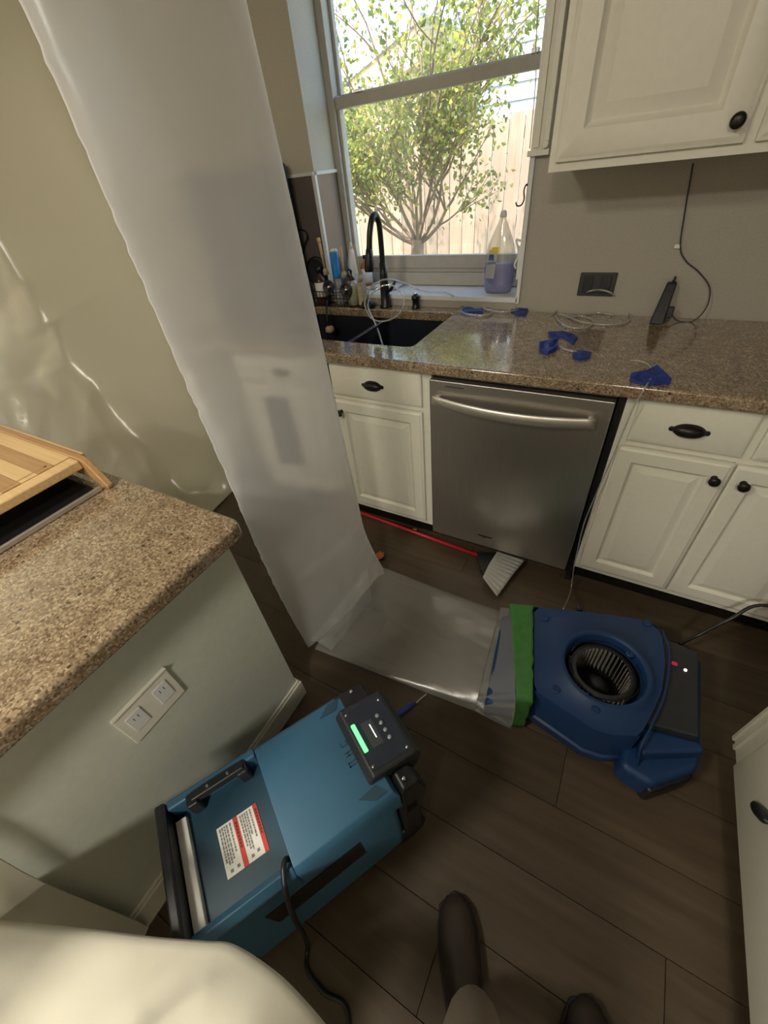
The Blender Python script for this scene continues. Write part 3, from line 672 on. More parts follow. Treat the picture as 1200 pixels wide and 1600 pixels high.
for a, b, s in ((.268, .700, 'r'), (.722, 1.182, 'l')):
    d = panel_front(mpu, a, b, 1.404, 2.28, UD).build('door', 'white', uc, bevel=.0012, seg=1)
    knob(mpu, b - .028 if s == 'r' else a + .028, 1.446, .019, d, .016)

# ------------------------------------------------------------------ right hand cabinet (faces left)
rc = empty('drawer_cabinet', (1.45, -1.9, 0), 'white drawer cabinet at the right foreground edge, dark pull', 'cabinet')
MB().box((1.155, -2.3, .10), (1.74, -1.088, .872)).build('carcass', 'white', rc)
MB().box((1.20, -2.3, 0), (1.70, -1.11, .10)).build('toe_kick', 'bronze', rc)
MB().box((1.140, -2.3, .10), (1.155, -1.084, .872)).build('face_frame', 'white', rc, bevel=.001)
MB().box((1.134, -1.098, .10), (1.142, -1.086, .872)).box((1.134, -1.125, .10), (1.142, -1.112, .872)).build('pilaster', 'white', rc, bevel=.001)
mpx = lambda u_, v, d: (1.1395 - d, u_, v)
for v0, v1 in ((.112, .40), (.42, .68), (.70, .862)):
    d = panel_front(mpx, -1.74, -1.178, v0, v1, DRAW).build('drawer_front', 'white', rc, bevel=.0012, seg=1)
    MB().lathe([(.0, 0), (.012, 0), (.014, .014), (.010, .020), (.004, .022)], mpx(-1.345, (v0 + v1) / 2 + .01, .019), 20, (-1, 0, 0), sx=1, sy=2.8).build('pull', 'black', d, smooth=True)
d = panel_front(mpx, -2.28, -1.765, .112, .862, DOOR).build('door', 'white', rc, bevel=.0012, seg=1); knob(mpx, -1.80, .75, .019, d)
o = MB().box((1.095, -2.32, .875), (1.745, -1.07, .915)).build('countertop', 'granite', bevel=.009, seg=3); tag(o, 'speckled countertop slab on the right hand drawer cabinet', 'countertop')

# ------------------------------------------------------------------ island
IX, IY = -.14, -1.53
isl = empty('island', (-.7, -2.3, 0), 'kitchen island with pale grey-green panel carrying a speckled counter', 'island')
MB().box((-1.20, -3.1, 0), (IX, IY, .874)).build('end_panel', 'panel', isl, bevel=.002)
MB().box((IX, -3.1, 0), (IX + .012, IY + .012, .088)).box((-1.2, IY, 0), (IX, IY + .012, .088)).build('baseboard', 'white', isl, bevel=.002)
MB().box((IX, -3.1, .088), (IX + .007, IY + .007, .100)).box((-1.2, IY, .088), (IX, IY + .007, .100)).build('baseboard_cap', 'white', isl, bevel=.002)
ol = [(-1.25, -3.15), (-.032, -3.15), (-.032, IY - .06)]
for k in range(1, 7): a = math.radians(90 * k / 6); ol.append((-.062 + .03 * math.cos(a), -1.565 + .03 * math.sin(a)))
ol = [(-1.25, -3.15), (-.032, -3.15)] + [(-.057 + .025 * math.cos(math.radians(15 * k)), -1.560 + .025 * math.sin(math.radians(15 * k))) for k in range(7)] + [(-1.25, -1.535)]
o = MB().prism(ol, .875, .915).build('countertop', 'granite', bevel=.010, seg=3); tag(o, 'speckled brown counter slab of the island in the left foreground', 'countertop')
io = empty('outlet_plate', (IX, -1.86, .6), 'white double outlet plate on the island side panel', 'outlet')
MB().box((IX, -1.927, .543), (IX + .006, -1.795, .655)).build('plate', 'white', io, bevel=.002)
MB().box((IX + .006, -1.927, .650), (IX + .010, -1.795, .655)).build('plate_lip', 'white', io, bevel=.001)
for yy in (-1.894, -1.828):
    q = MB().box((IX + .006, yy - .017, .572), (IX + .0085, yy + .017, .628)).build('socket', 'sill', io, bevel=.002)
    MB().box((IX + .0085, yy - .006, .606), (IX + .0088, yy - .004, .616)).box((IX + .0085, yy + .004, .606), (IX + .0088, yy + .006, .616)).build('slot', 'ink', q)
# cooktop and its bamboo cover
ck = empty('cooktop', (-.75, -1.85, .915), 'black glass cooktop with steel edge trim on the island', 'cooktop')
MB().box((-1.05, -2.33, .9155), (-.452, -1.60, .922)).build('glass_top', 'black_metal', ck, bevel=.002)
MB().box((-.452, -2.34, .9155), (-.443, -1.592, .928)).build('edge_trim', 'handle_steel', ck, bevel=.003)
MB().box((-1.06, -2.34, .9155), (-1.05, -1.592, .926)).build('edge_trim', 'handle_steel', ck, bevel=.003)
nb = empty('bamboo_stove_board', (-.77, -1.87, .985), 'striped bamboo board with juice groove covering the black cooktop', 'board')
bz0, bz1 = .965, .988
bxa, bxb, bya, byb = -1.06, -.487, -2.30, -1.585
MB().box((bxb - .038, bya, bz0), (bxb, byb, bz1)).build('end_strip', 'bamboo', nb, bevel=.004)
MB().box((bxa, bya, bz0), (bxa + .038, byb, bz1)).build('end_strip', 'bamboo', nb, bevel=.004)
ns = 19; sw = (byb - bya) / ns
for k in range(ns):
    y0 = byb - (k + 1) * sw
    z1 = bz1 + (0 if 0 < k < ns - 1 else .0006)
    MB().box((bxa + .0395, y0 + .0004, bz0), (bxb - .0395, y0 + sw - .0004, z1)).build('strip', 'bamboo_dark' if k % 2 else 'bamboo', nb, bevel=.0006, seg=1)
gv = MB().box((bxa + .055, byb - .052, bz1), (bxb - .055, byb - .047, bz1 + .0005)).box((bxb - .060, bya + .05, bz1), (bxb - .055, byb - .047, bz1 + .0005))
gv.build('juice_groove', 'bamboo_dark', nb)
for ys in (byb, bya - .016):
    mm = MB().prism([(-1.06, .935), (-.50, .935), (-.432, .9155), (-.428, .925), (-.470, .984), (-.485, .992), (-1.06, .992)], ys, ys + .016, lambda a, b, c: (a, c, b))
    mm.build('side_rail', 'bamboo_dark', nb, bevel=.003)
MB().box((bxa, byb + .016, .97), (-.52, byb + .030, .984)).build('back_lip', 'bamboo', nb, bevel=.003)

# ------------------------------------------------------------------ plastic: left containment sheet
def fold(x, y, s):
    return noise.noise(Vector((x * s, y * s, .3 * s)))
def ridged(p, oct_=4):
    v = 0; a = 1; f = 1
    for _ in range(oct_):
        v += a * (1 - abs(noise.noise(p * f)) * 2) ** 2; a *= .5; f *= 2.1
    return v
def sheet_fn(a, b):
    # a: 0 at the window wall, then past the cabinet end and on behind the camera; b: 0 floor, 1 ceiling
    y = -.03 - 3.5 * a ** 1.15
    fl_ = max(0, min(1, (-y - .58) / .30)); fl_ = fl_ * fl_ * (3 - 2 * fl_)
    if b < .20: q = b / .20; xx = -1.28 - .30 * q; z = .012 + .16 * q ** 2
    elif b < .42: q = (b - .20) / .22; xx = -1.58 - .30 * q; z = .172 + .62 * q ** .9
    else: q = (b - .42) / .58; xx = -1.88 - .08 * math.sin(q * PI * .5); z = .792 + 1.69 * q
    zs = .012 + 2.47 * b
    xx = xx * fl_ + (-1.34) * (1 - fl_); z = z * fl_ + zs * (1 - fl_)
    amp = (.125 if b > .42 else .085) * (min(1, b / .08)) * min(1, fl_ + .15)
    d = amp * (ridged(Vector((y * 1.25 + z * .6, z * .35 - y * .2, 1.7)), 2) - 1.0) + .024 * (fl_ * .8 + .2) * (ridged(Vector((y * 3.0 - z * 2.0, z * 1.6, 5.1)), 2) - 1)
    if b < .5: d += .016 * fl_ * (ridged(Vector((y * 3.5 + xx * 3, z * 5 + xx * 4, 9.3)), 2) - .8) * min(1, b / .06)
    if fl_ < .5: d = -abs(d)
    return Vector((xx + d * .85, y, max(.012, z + (d * .6 if b < .42 else 0))))
sh = MB().grid(sheet_fn, 190, 170).build('plastic_sheeting', 'sheet', smooth=True, recalc=False)
tag(sh, 'milky plastic containment sheet hanging from ceiling to floor at left', 'sheeting')
# plastic: tube standing up from the floor to the ceiling, and its floor sleeve to the fan
A = Vector((-.196, -.896)); B = Vector((-.298, -1.359))
du = empty('plastic_duct', (-.24, -1.12, 0), 'translucent plastic air tube rising from floor to ceiling, fed by the blue fan', 'duct')
def tube_fn(a, b):
    ang = 2 * PI * a; z = .03 + 2.46 * b
    ax = (A - B).normalized(); nx = Vector((-ax.y, ax.x)); sA = .462 - .041 * z; hw = sA / 2; c = B + ax * hw
    th = .048 * (min(1, b * 7) ** .6) + .010
    low = max(0, 1 - z / .35)
    s = math.cos(ang); k = math.sin(ang)
    s2 = s
    wr = .0035 * noise.noise(Vector((z * 40, 0, s * 3))) * (abs(s) ** 3) + .006 * noise.noise(Vector((z * 2.2, s * 2, k)))
    p = c + ax * (s2 * (hw + wr) - low * .0) + nx * (k * th + wr)
    # the foot is pinched and folds towards the sleeve
    p += Vector((.09 * low ** 1.6, -.02 * low))
    zz = z - (.0 if s > 0 else 0) + low * .05 * max(0, s) * (1 if k < 0 else .3)
    return Vector((p.x, p.y, zz))
MB().grid(tube_fn, 72, 150, cu=True).build('upright_tube', 'duct', du, smooth=True, recalc=False)
def flap_fn(a, b):
    p0 = Vector((-.255, -1.365, .03)).lerp(Vector((-.13, -1.345, .02)), a)
    p1 = Vector((-.15, -1.00, .16)).lerp(Vector((-.095, -1.08, .05)), a)
    p = p0.lerp(p1, b); p.z += .035 * math.sin(a * PI) + .01 * noise.noise(Vector((a * 6, b * 6, 2)))
    return p
MB().grid(flap_fn, 14, 20).build('fold', 'clear_sleeve', du, smooth=True, recalc=False)
def sleeve_fn(sgn):
    def f(a, b):
        e0 = Vector((-.21, -.875, 0)).lerp(Vector((-.20, -1.365, 0)), b)
        e1 = at(782, 952, 'z', .03).lerp(at(742, 1108, 'z', .03), b)
        p = e0.lerp(e1, a); edge = math.sin(PI * b) ** .5
        lift = .010 + (.050 * a ** 2.5 + .012) * edge if sgn > 0 else .0
        p.z = .003 + lift + .006 * ridged(Vector((a * 2.5, b * 3.5, 3)), 3) * (.6 if sgn > 0 else .1) * edge
        return p
    return f
MB().grid(sleeve_fn(1), 60, 50).build('floor_sleeve', 'clear_sleeve', du, smooth=True, recalc=False)
def cuff_fn(a, b):
    # gathered cuff from the fan outlet (a=1) to the sleeve (a=0), b goes round
    ang = 2 * PI * b; y0, y1 = -.955, -1.318
    cyx = at(782, 952, 'z', .05), at(742, 1108, 'z', .05)
    ca = (cyx[0] + cyx[1]) / 2; ha = (cyx[0] - cyx[1]) / 2
    cb0, cb1 = at(800, 945, 'z', .19), at(806, 1108, 'z', .19)
    cb = (cb0 + cb1) / 2; hb = (cb0 - cb1) / 2
    cs = math.copysign(abs(math.cos(ang)) ** .35, math.cos(ang)); sn = math.copysign(abs(math.sin(ang)) ** .5, math.sin(ang))
    c = ca.lerp(cb, a); hh = ha.lerp(hb * 1.03, a); zc = .045 + (.103 - .045) * a; hz_ = .038 + (.096 - .038) * a
    ga = .006 * math.sin(b * 90 + a * 3) * (1 - .3 * a)
    return Vector((c.x + hh.x * cs, c.y + hh.y * cs, zc + (hz_ + ga) * sn))
MB().grid(lambda u_, v: cuff_fn(v, u_), 120, 14, cu=True).build('gathered_cuff', 'cuff', du, smooth=True, recalc=False)

# ------------------------------------------------------------------ air mover
HZ = .20
am = empty('air_mover', (.80, -1.12, 0), 'royal blue air mover fan lying flat with green taped outlet', 'fan')
A2 = lambda px, py, z=HZ: at(px, py, 'z', z)
top = [(834, 948), (880, 952), (944, 959), (1000, 967), (1026, 978), (1037, 1000), (1040, 1040), (1034, 1082), (1018, 1118), (1000, 1150), (960, 1150), (928, 1140), (880, 1108), (834, 1078)]
tp = [A2(*q) for q in top]
cen = sum((p for p in tp), Vector()) / len(tp)
b = MB(); n_ = len(tp)
levels = [(1.02, .012), (1.05, .05), (1.06, .058), (1.06, .066), (1.025, .070), (1.01, .19), (.995, .20)]
vs = []
for s_, z in levels:
    for p in tp: q = cen + (p - cen) * s_; vs.append((q.x, q.y, z))
fs = [(i * n_ + k, i * n_ + (k + 1) % n_, (i + 1) * n_ + (k + 1) % n_, (i + 1) * n_ + k) for i in range(len(levels) - 1) for k in range(n_)]
fs.append(tuple(range(n_ - 1, -1, -1)))
# top face with inlet opening
ic = A2(944, 1044); ir = .114
axm = Vector((1, .12, 0)).normalized()
NR = 56
def ringp(r, z, nn=NR): return [(ic.x + r * math.cos(2 * PI * k / nn), ic.y + r * math.sin(2 * PI * k / nn), z) for k in range(nn)]
b.add(vs, fs)
topring = [Vector(v) for v in vs[-n_:]]
# resample outer outline radially to match the opening
def ray_outline(ang):
    d = Vector((math.cos(ang), math.sin(ang))); best = .2
    for i in range(n_):
        p, q = topring[i].xy - ic.xy, topring[(i + 1) % n_].xy - ic.xy; e = q - p
        den = d.x * e.y - d.y * e.x
        if abs(den) < 1e-9: continue
        t_ = (p.x * e.y - p.y * e.x) / den; s_ = (p.x * d.y - p.y * d.x) / den
        if t_ > 0 and -.001 <= s_ <= 1.001: best = t_
    return best
outer = [];
for k in range(NR):
    a = 2 * PI * k / NR; R_ = ray_outline(a); outer.append((ic.x + R_ * math.cos(a), ic.y + R_ * math.sin(a), HZ))
mid = [(ic.x + (ir + .022) * math.cos(2 * PI * k / NR), ic.y + (ir + .022) * math.sin(2 * PI * k / NR), HZ + .003) for k in range(NR)]
hub = MB(); rings = [outer, mid, ringp(ir + .016, HZ + .012), ringp(ir + .004, HZ + .012), ringp(ir, HZ + .002), ringp(ir - .006, HZ - .03)]
hub.add([v for r_ in rings for v in r_], [(i * NR + k, i * NR + (k + 1) % NR, (i + 1) * NR + (k + 1) % NR, (i + 1) * NR + k) for i in range(len(rings) - 1) for k in range(NR)])
hsg = b.build('housing', 'blue', am, smooth=True); hsg.data.set_sharp_from_angle(angle=math.radians(38))
hub.build('inlet_plate', 'blue', am, smooth=True)
MB().lathe([(ir - .004, -.03), (ir - .006, -.17)], (ic.x, ic.y, HZ), 40, caps=False).build('fan_well', 'black', am, smooth=True)
MB().lathe([(ir - .004, 0), (ir - .02, .001)], (ic.x, ic.y, .032), 30).build('well_floor', 'black', am)
wh = MB().lathe([(.094, 0), (.094, .004), (.078, .004)], (ic.x, ic.y, HZ - .020), 40, caps=False).lathe([(.05, 0), (.05, .02), (.02, .06), (.006, .065)], (ic.x, ic.y, .05), 24)
impeller = wh.build('impeller_hub', 'grey_plastic', am, smooth=True)
M['fin'] = simple('grey_fan_blade', (.30, .29, .26), .45)
bl0 = None
for k in range(40):
    a = 2 * PI * k / 40
    if bl0 is None:
        bl0 = MB().add([(.076, -.003, 0), (.094, .004, 0), (.0955, .002, 0), (.0775, -.005, 0), (.076, -.003, .115), (.094, .004, .115), (.0955, .002, .115), (.0775, -.005, .115)],
                       [(0, 3, 2, 1), (4, 5, 6, 7), (0, 1, 5, 4), (1, 2, 6, 5), (2, 3, 7, 6), (3, 0, 4, 7)]).build('blade', 'fin', am); q = bl0
    else:
        q = bl0.copy(); COL.objects.link(q)
    q.location = (ic.x, ic.y, .062); q.rotation_euler = (0, 0, a)
# crescent guard half covering the inlet
gd = MB()
for k in range(8): gd.tube([(ic.x + .10 * math.cos(a_), ic.y + .10 * math.sin(a_), HZ - .005) for a_ in [k * .78 + j * .1 for j in range(7)]], .0016, 5)
gd.build('inlet_guard', 'black_metal', am)
ss = [Vector((A2(*q).x, A2(*q).y)) for q in ((800, 947), (834, 948), (834, 1080), (806, 1082))]
# outlet snout inside the plastic
sn = MB()
o1, o2, i1, i2 = A2(786, 952, .16), A2(757, 1098, .12), A2(834, 948, .195), A2(834, 1090, .185)
sn.add([(o1.x, o1.y, .02), (o2.x, o2.y, .02), (i2.x, i2.y, .02), (i1.x, i1.y, .02), (o1.x, o1.y, .12), (o2.x, o2.y, .11), (i2.x, i2.y, .188), (i1.x, i1.y, .188)],
       [(0, 3, 2, 1), (4, 5, 6, 7), (0, 1, 5, 4), (1, 2, 6, 5), (2, 3, 7, 6), (3, 0, 4, 7)])
sn.build('outlet_snout', 'blue', am, bevel=.01)
# green tape band round the outlet: on the duct, holding it to the fan
tb = MB(); a0, a1, b0, b1 = A2(797, 943, .206), A2(833, 946, .206), A2(806, 1090, .198), A2(832, 1092, .198)
ntp = 14
def tape_fn(a, bq):
    # a across the band, bq around: up the far side, over the top, down the near side
    e0 = a0.lerp(a1, a); e1 = b0.lerp(b1, a); nrm = (e1 - e0).xy.normalized()
    if bq < .2: p = Vector((e0.x - nrm.x * .006, e0.y - nrm.y * .006, .01 + (.205 - .01) * bq / .2))
    elif bq < .78: q_ = (bq - .2) / .58; p = e0.lerp(e1, q_); p.z = .206
    else: q_ = (bq - .78) / .22; p = Vector((e1.x + nrm.x * .006, e1.y + nrm.y * .006, .200 - .19 * q_))
    jag = .006 * noise.noise(Vector((bq * 22, a * 2, 0))); return p + Vector((jag * (1 if a > .5 else .6), 0, .001 * noise.noise(Vector((a * 9, bq * 30, 4)))))
tp_o = MB().grid(tape_fn, 10, 70).build('green_tape', 'green_tape', du, smooth=True, recalc=False)
sol = tp_o.modifiers.new('s', 'SOLIDIFY'); sol.thickness = .002
# right-hand control end
pk = [A2(1012, 985, .185), A2(1092, 1020, .185), A2(1093, 1152, .185), A2(1005, 1128, .185)]
MB().prism([(p.x, p.y) for p in pk], .10, .185).build('control_panel', 'grey_plastic', am, bevel=.006)
q4 = [A2(1005, 1128, .16), A2(1094, 1152, .16), A2(1106, 1176, .14), A2(1012, 1172, .14)]
bs_ = [(p.x, p.y) for p in (A2(1022, 975, .16), A2(1060, 990, .16), A2(1104, 1022, .14), A2(1104, 1170, .14), A2(1082, 1212, .06), A2(1010, 1238, .06), A2(968, 1200, .10), A2(985, 1140, .18))]
MB().prism(bs_, .012, .112).build('motor_base', 'blue', am, bevel=.02, seg=3)
MB().prism([(p.x, p.y) for p in (A2(1000, 1132, .16), A2(1092, 1156, .16), A2(1104, 1176, .15), A2(1000, 1180, .15))], .09, .158).build('carry_shoulder', 'blue', am, bevel=.012, seg=3)
MB().prism([(p.x, p.y) for p in (A2(985, 1205, .05), A2(1080, 1200, .05), A2(1078, 1222, .05), A2(1010, 1246, .05))], .0, .08).build('foot_pad', 'black', am, bevel=.012)
c = A2(1000, 1165, .18)
rb = MB().tube(spline([A2(1035, 985, .20), A2(1046, 1020, .205), A2(1040, 1080, .205), A2(1020, 1130, .20), A2(1002, 1165, .185), A2(996, 1195, .12)]), .003, 8)
rb.build('seam_rib', 'blue', am, smooth=True)
MB().lathe([(.012, 0), (.012, .010), (.009, .012)], A2(905, 952, .165), 14).build('boss', 'black', am, smooth=True)
for px, py in ((852, 966), (868, 1078), (1012, 974), (984, 1022), (930, 1110)):
    c = A2(px, py, HZ); MB().lathe([(.013, -.002), (.013, .004), (.009, .006), (.004, .003)], c, 14).build('screw_boss', 'blue', am, smooth=True)
c = A2(1056, 1038, .186)
MB().box((c.x - .012, c.y - .006, .185), (c.x + .004, c.y + .006, .190)).build('rocker_switch', 'red_led', am, bevel=.003)
c = A2(1071, 1047, .186)
MB().lathe([(.0045, 0), (.0035, .004)], (c.x, c.y, .185), 12).build('indicator_light', 'white_led', am)
for xx, yy in ((.62, -.98), (.62, -1.24), (1.0, -.90), (.98, -1.22)):
    MB().lathe([(.018, 0), (.020, .012)], (xx, yy, 0), 14).build('rubber_foot', 'black', am)
fc = spline([A2(1062, 1006, .10), A2(1088, 994, .11), at(1140, 968, 'y', -.73), at(1200, 946, 'y', -.68), Vector((1.42, -.70, .26)), Vector((1.60, -.76, .29)), Vector((1.742, -.82, .30))])
MB().tube(fc, .0055, 8).build('power_cord', 'black', am, smooth=True)

# ------------------------------------------------------------------ dehumidifier
OX, OY = .18, -1.845; FX, FYy = .491, .871; LX, LY = -.871, .491
def DL(f, l, z): return (OX + f * FX + l * LX, OY + f * FYy + l * LY, z)
dh = empty('dehumidifier', (OX, OY, 0), 'teal blue dehumidifier with lit control panel and warning label', 'dehumidifier')
def dbox(f0, f1, l0, l1, z0, z1, mm=None):
    mm = mm or MB()
    return mm.add([DL(f0, l0, z0), DL(f1, l0, z0), DL(f1, l1, z0), DL(f0, l1, z0), DL(f0, l0, z1), DL(f1, l0, z1), DL(f1, l1, z1), DL(f0, l1, z1)],
                  [(0, 3, 2, 1), (4, 5, 6, 7), (0, 1, 5, 4), (1, 2, 6, 5), (2, 3, 7, 6), (3, 0, 4, 7)])
dbox(-.225, .205, -.132, .132, .03, .392).build('body', 'teal', dh, bevel=.02, seg=3)
# cover: chamfered plan outline
co = [(-.025, -.134), (.214, -.134), (.214, .134), (-.025, .134)]
cv = MB()
prof = [(0, .36), (0, .432), (.010, .448), (.02, .452)]
vs = []
for ins, z in prof:
    vs += [DL(-.025 + min(ins, .001), -.134 + ins, z), DL(.214 - ins, -.134 + ins, z), DL(.214 - ins, .134 - ins, z), DL(-.025 + min(ins, .001), .134 - ins, z)]
fs = [(i * 4 + k, i * 4 + (k + 1) % 4, i * 4 + 4 + (k + 1) % 4, i * 4 + 4 + k) for i in range(3) for k in range(4)] + [(3, 2, 1, 0), (12, 13, 14, 15)]
cv.add(vs, fs).build('top_cover', 'teal', dh, bevel=.002)
rl = MB(); dbox(-.225, -.026, .112, .134, .36, .446, rl); rl.build('side_rim', 'teal', dh, bevel=.006)
rl = MB(); rl.prism([(-.134, .36), (-.134, .425), (-.118, .44), (-.104, .425), (-.098, .36)], -.225, -.026, lambda a, b_, c_: DL(c_, a, b_)); rl.build('side_rim', 'teal', dh, bevel=.004)
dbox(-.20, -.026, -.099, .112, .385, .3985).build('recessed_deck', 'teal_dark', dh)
rb = MB(); dbox(-.248, -.226, -.134, .134, .04, .452, rb); rb.build('rear_frame', 'black', dh, bevel=.006)
dbox(-.224, -.201, -.108, .098, .392, .412).build('filter_strip', 'paper', dh, bevel=.002)
hb = MB(); dbox(-.175, -.055, .098, .118, .43, .455, hb); dbox(-.185, -.160, .090, .120, .40, .45, hb); dbox(-.075, -.050, .090, .120, .40, .45, hb)
hb.build('carry_handle', 'black', dh, bevel=.005)
for f_ in (-.135, -.09): MB().lathe([(.004, 0), (.003, .003)], DL(f_, .108, .455), 10).build('screw', 'chrome', dh)
# label
dbox(-.152, -.063, -.056, .040, .3985, .3995).build('warning_label', 'paper', dh)
wl = [o_ for o_ in dh.children if o_.name.startswith('warning_label')][0]
dbox(-.072, -.063, -.056, .040, .3995, .4000).build('red_band', 'ink_red', wl)
dbox(-.117, -.107, -.056, .040, .3995, .4000).build('red_band', 'ink_red', wl)
tx = MB()
for f_, l0, l1 in ((-.079, -.02, .036), (-.086, -.012, .036), (-.091, -.038, .036), (-.096, -.034, .036), (-.101, -.026, .036), (-.124, -.022, .036), (-.131, -.030, .036), (-.136, -.036, .036), (-.141, -.036, .036), (-.146, -.030, .036)):
    l = l1
    while l > l0:
        wd = random.uniform(.003, .009); dbox(f_ - .0017, f_ + .0017, max(l - wd, l0), l, .3995, .3998, tx); l -= wd + .0013
for f_, l in ((-.083, -.044), (-.126, -.046), (-.096, -.047), (-.140, -.047)): dbox(f_ - .003, f_ + .003, l - .003, l + .003, .3995, .3998, tx)
tx.build('print', 'ink', wl)['kind'] = 'stuff'
tmx = lambda f_, l, z: basis(DL(f_, l, z), (-LX, -LY, 0), (FX, FYy, 0))
M['dark_red'] = simple('dark_red_print', (.13, .02, .015), .6)
for f_ in (-.0675, -.112):
    l = .030; rp = MB()
    while l > -.020: dbox(f_ - .0022, f_ + .0022, l - .005, l, .4000, .4003, rp); l -= .0066
    rp.build('warning_print', 'dark_red', wl)['kind'] = 'stuff'
# control panel pod
pod = MB().prism([(.205, .36), (.165, .430), (.168, .462), (.182, .479), (.288, .456), (.302, .430), (.290, .38), (.25, .34)], -.090, .078, lambda a, b_, c_: DL(a, c_, b_))
pod.build('control_housing', 'grey_plastic', dh, bevel=.006)
MB().prism([(.205, .30), (.17, .43), (.185, .452), (.262, .442), (.275, .40), (.265, .30)], .078, .128, lambda a, b_, c_: DL(a, c_, b_)).build('shoulder', 'black', dh, bevel=.008)
MB().prism([(.214, .26), (.216, .43), (.225, .446), (.262, .436), (.285, .34), (.275, .26)], -.134, -.090, lambda a, b_, c_: DL(a, c_, b_)).build('shoulder', 'black', dh, bevel=.008)
zf = lambda f_: .479 - (f_ - .182) * (.023 / .106)
def pbox(f0, f1, l0, l1, h0, h1):
    mm = MB(); vs = [DL(f, l, zf(f) + h) for h in (h0, h1) for (f, l) in ((f0, l0), (f1, l0), (f1, l1), (f0, l1))]
    return mm.add(vs, [(0, 3, 2, 1), (4, 5, 6, 7), (0, 1, 5, 4), (1, 2, 6, 5), (2, 3, 7, 6), (3, 0, 4, 7)])
M['faceplate'] = simple('dark_slate_faceplate', (.030, .037, .055), .25)
fp = pbox(.184, .282, -.078, .064, .0, .0015).build('face_plate', 'faceplate', dh)
pbox(.188, .198, -.038, .030, .0015, .005).build('status_light', 'led', fp, bevel=.002, seg=1)
M['screen'] = simple('dim_grey_screen', (.07, .08, .085), .2)
ds = pbox(.209, .237, -.038, .023, .0015, .0022).build('display', 'screen', fp)
pbox(.2265, .2285, -.021, .012, .0022, .0027).build('lit_line', 'white_led', ds)
M['button'] = simple('grey_silver_button', (.42, .43, .45), .35, metal=.4)
for k in range(4):
    l = .021 - k * .0185; MB().lathe([(.0048, 0), (.0048, .002), (.003, .003)], DL(.253, l, zf(.253) + .0015), 14).build('button', 'button', fp, smooth=True)
for f_, l in ((.190, .057), (.275, .054), (.190, -.070), (.275, -.072)): MB().lathe([(.0035, 0), (.0028, .0015)], DL(f_, l, zf(f_) + .0015), 12).build('screw', 'chrome', fp, smooth=True)
for f_, l, z in ((.230, .115, .447), (.236, -.115, .445)): MB().lathe([(.0055, 0), (.0045, .005), (.002, .007)], DL(f_, l, z), 12).build('screw', 'chrome', dh, smooth=True)
# scooped notches near the front corners, moulded dark letters on the cover
for s_ in (1, -1):
    nt_ = MB().add([DL(.135, s_ * .098, .4522), DL(.165, s_ * .118, .4522), DL(.195, s_ * .118, .4522), DL(.178, s_ * .094, .4522),
                    DL(.135, s_ * .098, .4535), DL(.165, s_ * .118, .4535), DL(.195, s_ * .118, .4535), DL(.178, s_ * .094, .4535)], [(0, 3, 2, 1), (4, 5, 6, 7), (0, 1, 5, 4), (1, 2, 6, 5), (2, 3, 7, 6), (3, 0, 4, 7)])
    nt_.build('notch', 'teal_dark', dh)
em = MB()
for f0, f1, l0, l1 in ((.148, .166, -.036, -.033), (.148, .166, -.028, -.025), (.148, .151, -.036, -.026), (.150, .168, -.014, -.011), (.156, .159, -.014, -.004), (.150, .168, -.006, -.003), (.150, .166, .010, .013), (.150, .153, .012, .022), (.163, .166, .012, .022)):
    dbox(f0, f1, l0, l1, .4515, .4526, em)
em.build('embossed_mark', 'teal_dark', dh)
# side decal
dcl = MB().add([DL(.10, -.1325, .33), DL(-.12, -.1325, .33), DL(-.12, -.1325, .22), DL(.10, -.1325, .22), DL(.10, -.1335, .33), DL(-.12, -.1335, .33), DL(-.12, -.1335, .22), DL(.10, -.1335, .22)],
               [(0, 3, 2, 1), (4, 5, 6, 7), (0, 1, 5, 4), (1, 2, 6, 5), (2, 3, 7, 6), (3, 0, 4, 7)])
dcl.build('side_decal', 'bronze', dh)
# front frame and wheels
fr = MB(); dbox(.205, .262, -.134, -.110, .05, .34, fr); dbox(.205, .262, .110, .134, .05, .34, fr); dbox(.205, .25, -.11, .11, .05, .30, fr); fr.build('front_frame', 'black', dh, bevel=.01)
for l in (-.118, .118):
    MB().lathe([(.045, -.012), (.05, -.008), (.05, .008), (.045, .012)], DL(.222, l, .05), 24, (LX, LY, 0)).build('wheel', 'black', dh, smooth=True)
for l in (-.11, .11): MB().lathe([(.014, 0), (.014, .035)], DL(-.20, l, 0), 12).build('foot', 'black', dh)
cpts = [DL(-.028, -.098, .41), DL(-.035, -.103, .445), DL(-.045, -.125, .447), DL(-.055, -.150, .42), DL(-.075, -.160, .30), DL(-.10, -.162, .12), DL(-.12, -.17, .012)]
cpts += [tuple(at(480, 1515, 'z', .006)), tuple(at(505, 1550, 'z', .006)), tuple(at(545, 1600, 'z', .006)), (.52, -2.3, .006), (.4, -2.6, .006)]
MB().tube(spline(cpts), .0055, 8).build('power_cord', 'black', dh, smooth=True)

